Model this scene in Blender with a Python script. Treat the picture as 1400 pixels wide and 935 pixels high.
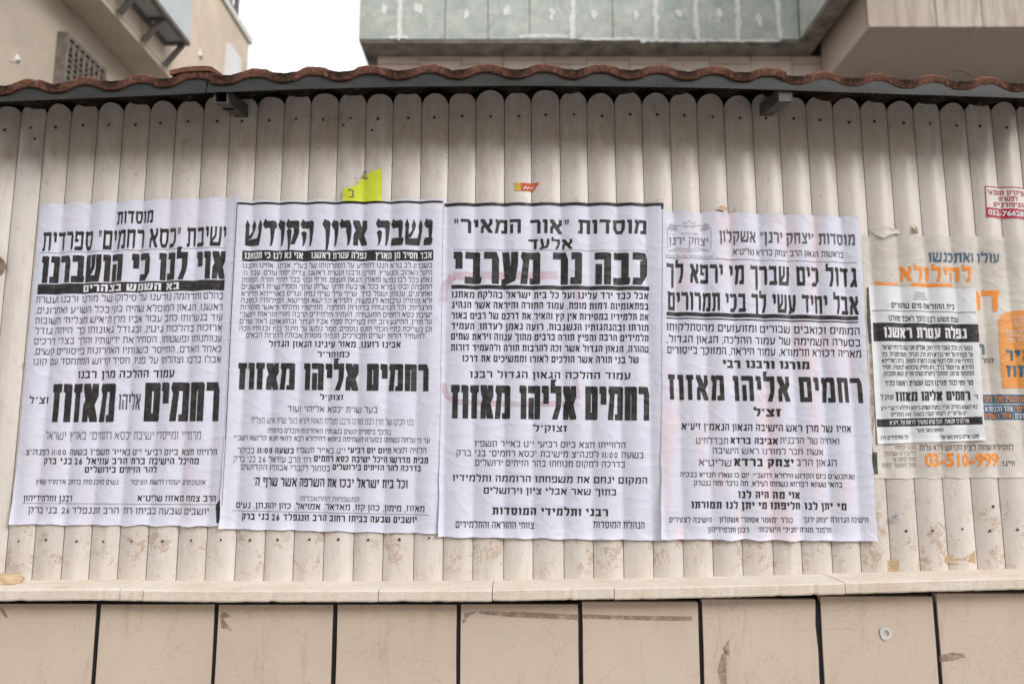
import bpy, bmesh, math, random
from mathutils import Vector, noise, geometry

sc = bpy.context.scene
for o in list(bpy.data.objects):
    bpy.data.objects.remove(o)

# ------------------------------------------------------------------ camera
D, EYE, F, PITCH = 1.85, 1.55, 1100.0, math.radians(8.66)
cd = bpy.data.cameras.new('camera'); cam = bpy.data.objects.new('camera', cd)
sc.collection.objects.link(cam)
cam.location = (0, -D, EYE)
cam.rotation_euler = (math.pi/2 + PITCH, 0, 0)
cd.sensor_width = 36; cd.lens = 36*F/1400
cd.clip_start = 0.05; cd.clip_end = 500
cd.dof.use_dof = True; cd.dof.focus_distance = 1.87; cd.dof.aperture_fstop = 3.2
sc.camera = cam

# ------------------------------------------------------------------ world, sun, exposure
w = bpy.data.worlds.new('World'); sc.world = w; w.use_nodes = True
nt = w.node_tree; nt.nodes.clear()
sky = nt.nodes.new('ShaderNodeTexSky'); sky.sky_type = 'NISHITA'; sky.sun_disc = False
SUN_EL, SUN_AZ = math.radians(30), math.radians(132)
sky.sun_elevation = SUN_EL; sky.sun_rotation = SUN_AZ
sky.air_density = 1.0; sky.dust_density = 4.0; sky.ozone_density = 1.0
mixn = nt.nodes.new('ShaderNodeMix'); mixn.data_type = 'RGBA'
mixn.inputs[0].default_value = 0.8
bw = nt.nodes.new('ShaderNodeRGBToBW')
flat = nt.nodes.new('ShaderNodeMix'); flat.data_type = 'RGBA'; flat.inputs[0].default_value = 0.8
flat.inputs[7].default_value = (8.6, 8.55, 8.6, 1)      # overcast: the cloud evens the sky out
bg = nt.nodes.new('ShaderNodeBackground'); bg.inputs[1].default_value = 0.12
out = nt.nodes.new('ShaderNodeOutputWorld')
nt.links.new(sky.outputs[0], bw.inputs[0]); nt.links.new(sky.outputs[0], mixn.inputs[6])
nt.links.new(bw.outputs[0], mixn.inputs[7])
nt.links.new(mixn.outputs[2], flat.inputs[6])
nt.links.new(flat.outputs[2], bg.inputs[0]); nt.links.new(bg.outputs[0], out.inputs[0])
sd = bpy.data.lights.new('sun', 'SUN'); sd.energy = 1.35; sd.angle = math.radians(21); sd.color = (1, .97, .93)
sun = bpy.data.objects.new('sun', sd); sc.collection.objects.link(sun)
sdir = Vector((math.sin(SUN_AZ)*math.cos(SUN_EL), math.cos(SUN_AZ)*math.cos(SUN_EL), math.sin(SUN_EL)))
sun.rotation_euler = sdir.to_track_quat('Z', 'Y').to_euler(); sun.location = sdir*30
sc.view_settings.view_transform = 'Standard'; sc.view_settings.look = 'None'
sc.view_settings.exposure = 0.47; sc.view_settings.gamma = 1
sc.view_settings.use_curve_mapping = False
sc.cycles.max_bounces = 6

R_ = random.Random(7)

# ------------------------------------------------------------------ pixel rays of the measured photograph -> places in the world
cp, sp_ = math.cos(PITCH), math.sin(PITCH)
def ray(px, py):
    dx, dy = (px-700)/F, (467.5-py)/F
    return Vector((dx, cp - dy*sp_, sp_ + dy*cp))
def atY(px, py, y=0.0):
    d = ray(px, py); t = (y + D)/d.y
    return Vector((d.x*t, y, EYE + d.z*t))
def atX(px, py, x):
    d = ray(px, py); t = x/d.x
    return Vector((x, -D + d.y*t, EYE + d.z*t))
def atZ(px, py, z):
    d = ray(px, py); t = (z-EYE)/d.z
    return Vector((d.x*t, -D + d.y*t, z))

def lerp(a, b, t): return a + (b-a)*t
def interp(pts, x):
    if x <= pts[0][0]: 
        (x0, y0), (x1, y1) = pts[0], pts[1]
    elif x >= pts[-1][0]:
        (x0, y0), (x1, y1) = pts[-2], pts[-1]
    else:
        for (x0, y0), (x1, y1) in zip(pts, pts[1:]):
            if x0 <= x <= x1: break
    return y0 + (y1-y0)*(x-x0)/(x1-x0)

# ------------------------------------------------------------------ materials
class N:
    def __init__(s, name):
        s.m = bpy.data.materials.new(name); s.m.use_nodes = True
        s.t = s.m.node_tree; s.b = s.t.nodes['Principled BSDF']
        s.co = s.t.nodes.new('ShaderNodeTexCoord').outputs['Object']
    def link(s, a, b): s.t.links.new(a, b)
    def noise(s, scale, detail=4, rough=.6, stretch=None, dist=0, off=(0, 0, 0)):
        v = s.co
        if stretch or off != (0, 0, 0):
            mp = s.t.nodes.new('ShaderNodeMapping'); s.link(v, mp.inputs[0])
            mp.inputs['Scale'].default_value = stretch or (1, 1, 1); mp.inputs['Location'].default_value = off
            v = mp.outputs[0]
        n = s.t.nodes.new('ShaderNodeTexNoise'); s.link(v, n.inputs['Vector'])
        n.inputs['Scale'].default_value = scale; n.inputs['Detail'].default_value = detail
        n.inputs['Roughness'].default_value = rough; n.inputs['Distortion'].default_value = dist
        return n.outputs['Fac']
    def ramp(s, f, a, b, va=0, vb=1):
        n = s.t.nodes.new('ShaderNodeMapRange'); s.link(f, n.inputs[0])
        n.inputs[1].default_value = a; n.inputs[2].default_value = b
        n.inputs[3].default_value = va; n.inputs[4].default_value = vb
        return n.outputs[0]
    def math(s, op, a, b):
        n = s.t.nodes.new('ShaderNodeMath'); n.operation = op
        for i, v in enumerate((a, b)):
            if isinstance(v, (int, float)): n.inputs[i].default_value = v
            else: s.link(v, n.inputs[i])
        return n.outputs[0]
    def sep(s):
        n = s.t.nodes.new('ShaderNodeSeparateXYZ'); s.link(s.co, n.inputs[0]); return n.outputs
    def attr(s, name):
        n = s.t.nodes.new('ShaderNodeAttribute'); n.attribute_name = name; return n.outputs['Fac']
    def mix(s, f, a, b):
        n = s.t.nodes.new('ShaderNodeMix'); n.data_type = 'RGBA'
        if isinstance(f, (int, float)): n.inputs[0].default_value = f
        else: s.link(f, n.inputs[0])
        for i, v in ((6, a), (7, b)):
            if isinstance(v, tuple): n.inputs[i].default_value = v + (1,)
            else: s.link(v, n.inputs[i])
        return n.outputs[2]
    def col(s, v):
        if isinstance(v, tuple): s.b.inputs['Base Color'].default_value = v + (1,)
        else: s.link(v, s.b.inputs['Base Color'])
    def bump(s, f, strength, dist):
        n = s.t.nodes.new('ShaderNodeBump'); s.link(f, n.inputs['Height'])
        n.inputs['Strength'].default_value = strength; n.inputs['Distance'].default_value = dist
        s.link(n.outputs[0], s.b.inputs['Normal'])
    def fin(s, rough=.7, spec=.3, metal=0):
        s.b.inputs['Roughness'].default_value = rough
        s.b.inputs['Specular IOR Level'].default_value = spec
        s.b.inputs['Metallic'].default_value = metal
        return s.m

def simple(name, c, rough=.7, var=.12, scale=8, bump=0, spec=.3, metal=0, bscale=60):
    n = N(name)
    d = tuple(max(0, v*(1-var*2)) for v in c); e = tuple(min(1, v*(1+var)) for v in c)
    n.col(n.mix(n.ramp(n.noise(scale), .3, .7), d, e))
    if bump: n.bump(n.noise(bscale, 6), .6, bump)
    return n.fin(rough, spec, metal)

def slat_mat():
    n = N('slat_paint')
    base = n.mix(n.ramp(n.noise(6, 5, .6, (6, 1, .5)), .3, .72), (.63, .575, .525), (.785, .74, .70))
    base = n.mix(n.ramp(n.noise(2.2, 3, .5, (16, 1, .06)), .44, .7, 0, .6), base, (.69, .65, .615))
    x, y, z = n.sep(); z = n.math('ADD', z, 1.28)
    # grime in the wet band below the eaves, with ragged lower edge
    wob = n.noise(9, 4, .6, (3.2, 1, .6))
    zz = n.math('ADD', z, n.math('MULTIPLY', n.math('SUBTRACT', wob, .5), .16))
    band = n.math('MULTIPLY', n.ramp(zz, 2.225, 2.27), n.ramp(zz, 2.46, 2.36))
    base = n.mix(n.math('MULTIPLY', band, n.ramp(n.noise(14, 6, .75, (2, 1, .7)), .38, .62, .0, .5)), base, (.38, .30, .24))
    base = n.mix(n.math('MULTIPLY', n.attr('tone'), .55), base, (.56, .51, .465))
    # light overall mottling and drips
    base = n.mix(n.ramp(n.noise(30, 7, .75, (1.6, 1, .5)), .52, .70, 0, .5), base, (.47, .39, .31))
    # scraped glue and paper residue near the foot of the slats
    zf = n.math('MULTIPLY', n.ramp(z, 1.30, 1.335), n.ramp(z, 1.49, 1.45))
    g = n.ramp(n.noise(17, 8, .72, (1.2, 1, 1), .4), .525, .56)
    g2 = n.ramp(n.noise(95, 5, .7, None, .8), .44, .52)
    base = n.mix(n.math('MULTIPLY', n.math('MULTIPLY', n.math('MULTIPLY', g, g2), n.ramp(n.attr('tone'), .1, .6, .15, 1)), n.math('MULTIPLY', zf, .8)), base, (.44, .335, .245))
    # scattered scuffs everywhere
    k = n.math('MULTIPLY', n.ramp(n.noise(26, 8, .75, None, .5, (5, 0, 3)), .615, .64), .5)
    base = n.mix(k, base, (.40, .32, .25))
    sp = n.ramp(n.noise(170, 2, .5, None, 0, (2, 0, 1)), .73, .76, 0, .8)
    base = n.mix(sp, base, (.16, .13, .11))
    n.col(base)
    n.bump(n.noise(70, 6, .6, (1, 1, .15)), .35, .0012)
    return n.fin(.36, .5)

def paper_mat(name, c=(.69, .715, .845), pink=0, off=(0, 0, 0)):
    n = N(name)
    d = tuple(v*.93 for v in c)
    base = n.mix(n.ramp(n.noise(7, 4, .6, (3, 1, .6), 0, off), .35, .7), d, c)
    base = n.mix(n.ramp(n.noise(40, 6, .7, (.5, 1, 2), 0, off), .5, .75, 0, .35), base, tuple(min(1, v*1.08) for v in c))
    if pink:
        pk = n.math('MULTIPLY', n.ramp(n.noise(6.5, 5, .65, (1.7, 1, .55), .8, off), .49, .60, 0, pink), 1)
        base = n.mix(pk, base, (.80, .52, .52))
        x, y, z = n.sep()
    n.col(base)
    def crease(sc_, st, th, o2):
        v = n.math('ABSOLUTE', n.math('SUBTRACT', n.noise(sc_, 3, .5, st, .6, (off[0]+o2, 0, off[2]+o2)), .5), 0)
        return n.ramp(v, 0, th, 1, 0)
    mask = n.ramp(n.noise(11, 3, .5, None, 0, (off[0]+9, 0, off[2])), .52, .62)
    cr = n.math('MULTIPLY', n.math('ADD', crease(9, (.6, 1, 1.6), .018, 2), crease(14, (1.3, 1, .8), .014, 5)), mask)
    h = n.math('ADD', n.math('MULTIPLY', n.noise(20, 4, .5, (.8, 1, 1), .3, off), .5), n.math('MULTIPLY', cr, .30))
    h = n.math('ADD', h, n.math('MULTIPLY', n.noise(160, 3, .6, None, 0, off), .03))
    n.bump(h, .42, .003)
    return n.fin(.48, .35)

def ink_mat(name, c, rough=.5, fade=.35):
    n = N(name)
    lighter = tuple(lerp(v, .5, .16) for v in c)
    n.col(n.mix(n.ramp(n.noise(55, 5, .7), .45, .75, 0, fade*2), c, lighter))
    n.bump(n.noise(60, 5, .6, (.5, 1, 1.6)), .3, .002)
    return n.fin(rough, .35)

def film_mat(name, c, alpha, nscale=25, lo=.35, hi=.6):
    n = N(name); n.col(c)
    a = n.ramp(n.noise(nscale, 6, .7), lo, hi, 0, alpha)
    n.link(a, n.b.inputs['Alpha'])
    return n.fin(.7, .2)

M = {}
M['slat'] = slat_mat()
M['ink'] = ink_mat('black_ink', (.022, .019, .022))
M['ink_soft'] = ink_mat('soft_ink', (.10, .092, .115))
M['ink_faint'] = ink_mat('faint_ink', (.40, .40, .45), .5, 0)
M['ink_grey'] = ink_mat('grey_ink', (.20, .19, .23))
M['white_ink'] = ink_mat('white_ink', (.74, .74, .80), .5, 0)
M['teal'] = ink_mat('teal_ink', (.05, .13, .20), .5, .7)
M['orange'] = ink_mat('orange_ink', (.86, .28, .035), .5, .2)
M['orange_sheet'] = ink_mat('orange_print', (.74, .31, .07), .5, .6)
M['brown_ink'] = ink_mat('brown_ink', (.14, .12, .115), .5, .7)
M['fade_ink'] = ink_mat('faded_ink', (.34, .30, .27), .5, .3)
M['red'] = ink_mat('red_ink', (.42, .02, .05), .45, .2)
M['olive'] = ink_mat('dark_strip', (.03, .035, .03), .5, .8)
for i, pk in enumerate((.14, .08, .05, .34)):
    M['paper%d' % (i+1)] = paper_mat('poster_paper', pink=pk, off=(i*3.7, 0, i*1.9))
M['paper5'] = paper_mat('notice_paper', (.74, .75, .79))
M['sticker'] = paper_mat('sticker_paper', (.74, .70, .68))
M['pinkpaint'] = film_mat('bleeding_red', (.62, .20, .22), .28, 12, .25, .6)

def old_paper():
    n = N('old_poster_paper')
    b = n.mix(n.ramp(n.noise(8, 5, .6, (2, 1, .8)), .3, .7), (.66, .61, .555), (.77, .725, .675))
    b = n.mix(n.ramp(n.noise(20, 6, .7), .58, .7, 0, .5), b, (.62, .64, .60))
    b = n.mix(n.ramp(n.noise(35, 8, .75, None, .5, (4, 0, 1)), .62, .66, 0, .6), b, (.45, .36, .28))
    n.col(b)
    n.bump(n.math('ADD', n.noise(22, 6, .6, (1, 1, .6), .6), n.noise(80, 4, .6)), .4, .002)
    n.link(n.ramp(n.noise(9, 5, .6, None, 0, (3, 0, 8)), .35, .6, .62, .9), n.b.inputs['Alpha'])
    return n.fin(.5, .35)
M['oldpaper'] = old_paper()
def yellow():
    n = N('yellow_paper'); n.col(n.mix(n.ramp(n.noise(30), .4, .7), (.60, .68, .04), (.70, .78, .06)))
    return n.fin(.5, .3)
M['yellow'] = yellow()
M['tan'] = simple('tan_scrap', (.58, .43, .28), .8, .15, 30, .003)
M['flap'] = simple('brown_flap', (.27, .205, .155), .8, .25, 60, .003)
M['screw'] = simple('screw_steel', (.10, .085, .075), .5, .3, 90, 0, .5, .4)
M['glue'] = film_mat('tape_residue', (.30, .22, .16), .62, 60, .28, .55)
M['glue_tan'] = film_mat('tan_residue', (.62, .44, .26), .75, 50, .25, .5)
M['crack'] = film_mat('hairline', (.32, .23, .18), .6, 60, .3, .6)

def tile_mat():
    n = N('roof_tile_clay')
    c = n.mix(n.ramp(n.noise(160, 6, .8), .35, .68), (.12, .055, .04), (.48, .245, .175))
    c = n.mix(n.ramp(n.noise(18, 5, .7), .45, .7, 0, .55), c, (.20, .095, .065))
    st = n.math('MULTIPLY', n.attr('stain_shade'), n.ramp(n.noise(70, 6, .75), .30, .46))
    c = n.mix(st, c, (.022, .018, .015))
    lich = n.ramp(n.noise(230, 3, .6), .68, .72, 0, .7)
    c = n.mix(lich, c, (.42, .33, .25))
    n.col(c)
    n.bump(n.noise(260, 6, .8), 1, .008)
    return n.fin(.95, .1)
M['tile'] = tile_mat()
def zinc():
    n = N('zinc_fascia')
    c = n.mix(n.ramp(n.noise(9, 6, .7, (1, 1, 3)), .3, .7), (.028, .030, .031), (.066, .069, .069))
    c = n.mix(n.ramp(n.noise(45, 6, .8), .58, .7, 0, .6), c, (.10, .075, .06))
    n.col(c); n.bump(n.noise(12, 3), .3, .004)
    return n.fin(.5, .35, .1)
M['zinc'] = zinc()
M['tube'] = simple('grey_tube_paint', (.10, .097, .094), .5, .2, 30, .001, .4, .2)
M['tube_in'] = simple('tube_inside_dark', (.03, .024, .02), .8, .2, 30)
def ledge_mat():
    n = N('ledge_limestone')
    c = n.mix(n.ramp(n.noise(7, 6, .65, (1, 1, 4)), .3, .7), (.68, .58, .48), (.80, .735, .65))
    c = n.mix(n.ramp(n.noise(22, 7, .7, (.5, 1, 1)), .57, .7, 0, .6), c, (.62, .42, .25))
    c = n.mix(n.ramp(n.noise(75, 6, .8), .62, .7, 0, .7), c, (.22, .165, .12))
    n.col(c); n.bump(n.noise(90, 7, .75), .7, .003)
    return n.fin(.75, .25)
M['ledge'] = ledge_mat()
def slab_mat():
    n = N('beige_slab')
    c = n.mix(n.ramp(n.noise(2.2, 5, .6), .3, .7), (.565, .465, .38), (.66, .56, .468))
    c = n.mix(n.ramp(n.noise(13, 7, .7, None, 1.2), .56, .7, 0, .35), c, (.60, .53, .45))
    c = n.mix(n.ramp(n.noise(9, 6, .7, (2.5, 1, .5), .3, (3, 0, 5)), .58, .72, 0, .45), c, (.40, .30, .225))
    vein = n.math('ABSOLUTE', n.math('SUBTRACT', n.noise(4.5, 6, .6, None, 1.5, (7, 0, 2)), .5), 0)
    c = n.mix(n.ramp(vein, 0, .006, .38, 0), c, (.36, .27, .21))
    drip = n.math('MULTIPLY', n.ramp(n.noise(16, 5, .6, (1, 1, .07), .2, (1, 0, 4)), .5, .68), n.ramp(n.noise(3, 3, .5, None, 0, (2, 0, 2)), .4, .65))
    c = n.mix(n.math('MULTIPLY', drip, .4), c, (.37, .285, .225))
    c = n.mix(n.ramp(n.noise(60, 8, .8, (1, 1, .4), .6), .66, .7, 0, .6), c, (.27, .19, .14))
    n.col(c); n.bump(n.math('ADD', n.noise(40, 6, .6), n.math('MULTIPLY', n.noise(7, 4), 2)), .3, .0016)
    return n.fin(.36, .45)
M['slab'] = slab_mat()
M['grout'] = simple('black_joint', (.017, .016, .018), .6, .3, 40, .002)
M['sky_block'] = simple('sky_block_wall', (.10, .08, .07), .9, .2, 6)
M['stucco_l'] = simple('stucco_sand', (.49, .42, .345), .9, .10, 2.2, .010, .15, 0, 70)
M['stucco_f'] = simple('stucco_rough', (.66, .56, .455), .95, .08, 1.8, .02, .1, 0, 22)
M['soffit'] = simple('soffit_plaster', (.52, .45, .38), .9, .10, 1.5, .003, .15)
M['dark_metal'] = simple('grey_steel', (.15, .14, .135), .5, .15, 12, .001, .4, .2)
M['panel'] = simple('pale_panel', (.78, .78, .76), .4, .05, 3, 0, .4)
def pc_panel():
    n = N('clear_white_panel'); n.col((.82, .83, .82))
    tr = n.t.nodes.new('ShaderNodeBsdfTranslucent'); tr.inputs[0].default_value = (.85, .86, .85, 1)
    mx = n.t.nodes.new('ShaderNodeMixShader'); mx.inputs[0].default_value = .8
    n.link(n.b.outputs[0], mx.inputs[1]); n.link(tr.outputs[0], mx.inputs[2])
    n.link(mx.outputs[0], n.t.nodes['Material Output'].inputs[0]); return n.fin(.4, .4)
M['panel'] = pc_panel()
M['panel_blue'] = simple('blue_grey_panel', (.52, .57, .60), .4, .05, 2, 0, .4)
M['grille'] = simple('grille_steel', (.19, .165, .14), .6, .2, 20, 0)
M['pane'] = simple('dark_pane', (.035, .032, .03), .25, .2, 3, 0, .5)
M['whitewin'] = simple('white_shutter', (.74, .76, .78), .5, .04, 6)
M['whitebit'] = simple('white_plastic', (.66, .65, .64), .5, .08, 20)
def green():
    n = N('green_stone')
    c = n.mix(n.ramp(n.noise(2.6, 6, .65, None, .9), .3, .7), (.31, .365, .34), (.52, .545, .505))
    c = n.mix(n.ramp(n.noise(6, 7, .7, None, 1.6, (2, 4, 1)), .5, .72, 0, .7), c, (.26, .315, .31))
    c = n.mix(n.ramp(n.noise(4, 7, .75, None, 2, (8, 1, 3)), .56, .72, 0, .7), c, (.43, .42, .33))
    c = n.mix(n.ramp(n.noise(9, 7, .75, None, 1), .54, .64, 0, .65), c, (.60, .60, .57))
    n.col(c); n.bump(n.noise(15, 6, .6), .25, .004)
    return n.fin(.4, .4)
M['green'] = green()
M['filler'] = simple('white_filler', (.72, .73, .74), .9, .08, 12, .004)
M['joint'] = simple('stone_joint', (.20, .20, .185), .9, .15, 14)
M['dark_stone'] = simple('dark_stone', (.20, .185, .16), .6, .3, 6, .003)
def marble():
    n = N('pink_marble')
    c = n.mix(n.ramp(n.noise(1.6, 6, .6, (1, 1, .6), .8), .3, .7), (.54, .44, .385), (.69, .62, .57))
    c = n.mix(n.ramp(n.noise(5, 6, .7, (3, 1, .3)), .54, .75, 0, .55), c, (.37, .275, .21))
    n.col(c); n.bump(n.noise(10, 5), .15, .003)
    return n.fin(.45, .4)
M['marble'] = marble()
def marble2():
    n = N('weathered_marble')
    c = n.mix(n.ramp(n.noise(1.6, 6, .6, (1, 1, .6), .8), .3, .7), (.35, .285, .23), (.47, .40, .335))
    c = n.mix(n.ramp(n.noise(5, 6, .7, (3, 1, .25)), .46, .68, 0, .8), c, (.20, .145, .11))
    n.col(c); n.bump(n.noise(10, 5), .15, .003)
    return n.fin(.5, .35)
M['marble_old'] = marble2()
M['plaster'] = simple('grey_plaster', (.40, .34, .295), .9, .06, 1.2, .002, .15)
M['wire'] = simple('wire', (.05, .045, .04), .6, .1, 20)
M['asphalt'] = simple('asphalt', (.055, .055, .058), .9, .2, 12, .004)
M['paving'] = simple('paving', (.42, .39, .36), .9, .12, 5, .003)

# ------------------------------------------------------------------ object helpers
def thing(name, label, cat, loc=(0, 0, 0), group=None):
    o = bpy.data.objects.new(name, None); sc.collection.objects.link(o)
    o.empty_display_size = .1; o.location = loc; o['label'] = label; o['category'] = cat
    if group: o['group'] = group
    return o
def wloc(p):
    v = Vector((0, 0, 0))
    while p: v = v + p.location; p = p.parent
    return v
def part(name, vs, fs, mat, parent=None, smooth=False, origin=None, label=None):
    """link world-space verts and faces as one mesh object under parent"""
    me = bpy.data.meshes.new(name)
    org = Vector(origin) if origin is not None else (wloc(parent) if parent else Vector((0, 0, 0)))
    me.from_pydata([tuple(Vector(v)-org) for v in vs], [], fs); me.update()
    me.materials.append(M[mat] if isinstance(mat, str) else mat)
    if smooth:
        for p in me.polygons: p.use_smooth = True
    o = bpy.data.objects.new(name, me); sc.collection.objects.link(o)
    if parent:
        o.parent = parent; o.location = org - wloc(parent)
    else: o.location = org
    if label: o['label'] = label
    return o
def tag(o, label, cat, group=None):
    o['label'] = label; o['category'] = cat
    if group: o['group'] = group
    return o

class MB:
    def __init__(s): s.v = []; s.f = []
    def add(s, vs, fs):
        k = len(s.v); s.v += [Vector(v) for v in vs]; s.f += [tuple(i+k for i in f) for f in fs]
    def box(s, x0, y0, z0, x1, y1, z1):
        s.hexa([(x0, y0, z0), (x1, y0, z0), (x1, y1, z0), (x0, y1, z0), (x0, y0, z1), (x1, y0, z1), (x1, y1, z1), (x0, y1, z1)])
    def hexa(s, c):
        s.add(c, [(3, 2, 1, 0), (4, 5, 6, 7), (0, 1, 5, 4), (1, 2, 6, 5), (2, 3, 7, 6), (3, 0, 4, 7)])
    def bar(s, a, b, wd, ht=None, up=(0, 0, 1)):
        a, b = Vector(a), Vector(b); d = (b-a).normalized(); up = Vector(up)
        if abs(d.dot(up)) > .95: up = Vector((0, 1, 0))
        r = d.cross(up).normalized()*(wd/2); u = r.cross(d).normalized()*((ht or wd)/2)
        s.hexa([a-r-u, a+r-u, b+r-u, b-r-u, a-r+u, a+r+u, b+r+u, b-r+u])
    def tube(s, pts, rad, n=8):
        pts = [Vector(p) for p in pts]; k = len(s.v)
        for i, p in enumerate(pts):
            d = (pts[min(i+1, len(pts)-1)] - pts[max(i-1, 0)]).normalized()
            a = d.cross(Vector((.13, .2, .97))).normalized(); b = d.cross(a)
            for j in range(n):
                t = 2*math.pi*j/n; s.v.append(p + (a*math.cos(t) + b*math.sin(t))*rad)
        for i in range(len(pts)-1):
            for j in range(n):
                j2 = (j+1) % n
                s.f.append((k+i*n+j, k+i*n+j2, k+(i+1)*n+j2, k+(i+1)*n+j))
    def prism(s, poly, dv):
        """closed prism: polygon of points extruded by vector dv"""
        n = len(poly); dv = Vector(dv); a = [Vector(p) for p in poly]
        s.add(a + [p+dv for p in a], [tuple(range(n)), tuple(range(2*n-1, n-1, -1))] + [((i+1) % n, i, n+i, n+(i+1) % n) for i in range(n)])
    def build(s, name, mat, parent=None, smooth=False, bevel=0, origin=None, label=None):
        o = part(name, s.v, s.f, mat, parent, smooth, origin, label)
        bm = bmesh.new(); bm.from_mesh(o.data)
        bmesh.ops.recalc_face_normals(bm, faces=bm.faces); bm.to_mesh(o.data); bm.free()
        if bevel:
            b = o.modifiers.new('bevel', 'BEVEL'); b.width = bevel; b.segments = 2; b.limit_method = 'ANGLE'
        return o

# ================================================================== SETTING
g = MB(); g.box(-150, -150, -.3, 150, 150, 0); go = g.build('ground', 'asphalt'); go['kind'] = 'structure'
g = MB(); g.box(-14, .1, 0.004, 14, 14, .08); go = g.build('bounce_paving', 'paving'); go['kind'] = 'structure'  # unseen pale paving, added to bounce light up onto the soffits
g = MB(); g.box(-14, -4.5, 0.004, 14, .1, .12); go = g.build('pavement', 'paving', bevel=.01); go['kind'] = 'structure'

# ================================================================== SLAT FENCE
P0 = 0.0672
_rs = random.Random(21); _sj = {n: _rs.uniform(-.0013, .0013) for n in range(-30, 30)}
def seam(n): return 0.0478 + P0*(n - 8.0e-5*n**3) + _sj[n]
SEAMS = [seam(n) for n in range(-22, 22)]
BULGE = .0085
def slat_t(x):
    lo, hi = 0, len(SEAMS)-2
    for i in range(len(SEAMS)-1):
        if SEAMS[i] <= x < SEAMS[i+1]:
            return i, (x-SEAMS[i])/(SEAMS[i+1]-SEAMS[i])
    return (0, .5)
def prof(t): return BULGE*(1-abs(2*t-1)**1.8)
def wr(x, z, sx, sz, off): return noise.noise(Vector((x*sx+off, off*1.7, z*sz)))
def surf(x, z):
    """how far the pasted paper stands off the fence line"""
    i, t = slat_t(x)
    h = prof(t); lo = BULGE*.10
    h = .5*(h+lo+math.sqrt((h-lo)**2 + (BULGE*.18)**2))      # paper bridges the grooves
    h += .0006*wr(x, z, 30, 9, 3.1) + .0003*wr(x, z, 14, 50, 8.2) + .0003*wr(x, z, 90, 120, 5.5)
    ridge = 1-abs(wr(x, z, 12, 26, 12.3))*4.5
    if ridge > 0: h += .0009*ridge*ridge*ridge
    return h

EAVE = [(-150, 149), (0, 140), (200, 131.7), (300, 127), (400, 123), (550, 119.5), (700, 118), (850, 119), (1000, 121.7), (1200, 128.5), (1400, 135), (1550, 142)]
def px_of(x, y, z):
    v = Vector((x, y+D, z-EYE)); dep = v.y*cp + v.z*sp_; up = -v.y*sp_ + v.z*cp
    return 700 + F*v.x/dep, 467.5 - F*up/dep

fence = thing('slat_fence', 'cream painted fence of upright round-topped slats behind the posters', 'fence', (0, 0, 1.28))
mb = MB(); rr = random.Random(3); tones = []
slat_mid = []
for i in range(len(SEAMS)-1):
    xl, xr = SEAMS[i]+.0007, SEAMS[i+1]-.0007
    xm = (xl+xr)/2
    ppx = px_of(xm, 0, 2.35)[0]
    ytop = interp(EAVE, ppx) + 7.5 + rr.choice((0, 1, 3.5, 2))
    zt = atY(ppx, ytop).z
    zb = atY(px_of(xm, 0, 1.33)[0], interp([(0, 797.5), (300, 798), (700, 797), (900, 796), (1200, 788.5), (1400, 783)], px_of(xm, 0, 1.33)[0])).z + rr.choice((-.001, 0, .001, .003, .0045))
    p = rr.choice((2.0, 2.1, 2.6, 3.2)); rad = (xr-xl)*.5*rr.uniform(.85, 1.0)
    yo = -rr.uniform(0, .0005)
    NX = 20; cols = []
    rows = 4
    vs = []
    for j in range(NX+1):
        t = (1-math.cos(math.pi*j/NX))/2
        u = abs(2*t-1)
        z1 = zt - rad*(1-(max(0, 1-u**p))**(1/p))
        for k in range(rows+1):
            z = lerp(zb, z1, k/rows)
            vs.append((lerp(xl, xr, t), yo-prof(t), z))
        vs.append((lerp(xl, xr, t), .006, z1)); vs.append((lerp(xl, xr, t), .006, zb))
    st = rows+3; fs = []
    for j in range(NX):
        a, b = j*st, (j+1)*st
        for k in range(rows+2): fs.append((a+k, b+k, b+k+1, a+k+1))
        fs.append((a+rows+2, b+rows+2, b, a))
    mb.add(vs, fs); tones += [rr.random()]*len(vs)
    slat_mid.append((xm, zt, zb, yo))
o = mb.build('slats', 'slat', fence, smooth=True)
o.data.set_sharp_from_angle(angle=math.radians(40))
at = o.data.attributes.new('tone', 'FLOAT', 'POINT'); at.data.foreach_set('value', tones)
# rails behind the slats
mb = MB(); mb.box(-1.6, .0065, 1.45, 1.6, .04, 1.49); mb.box(-1.6, .0065, 2.27, 1.6, .04, 2.31)
mb.build('rail', 'dark_metal', fence)
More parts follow.
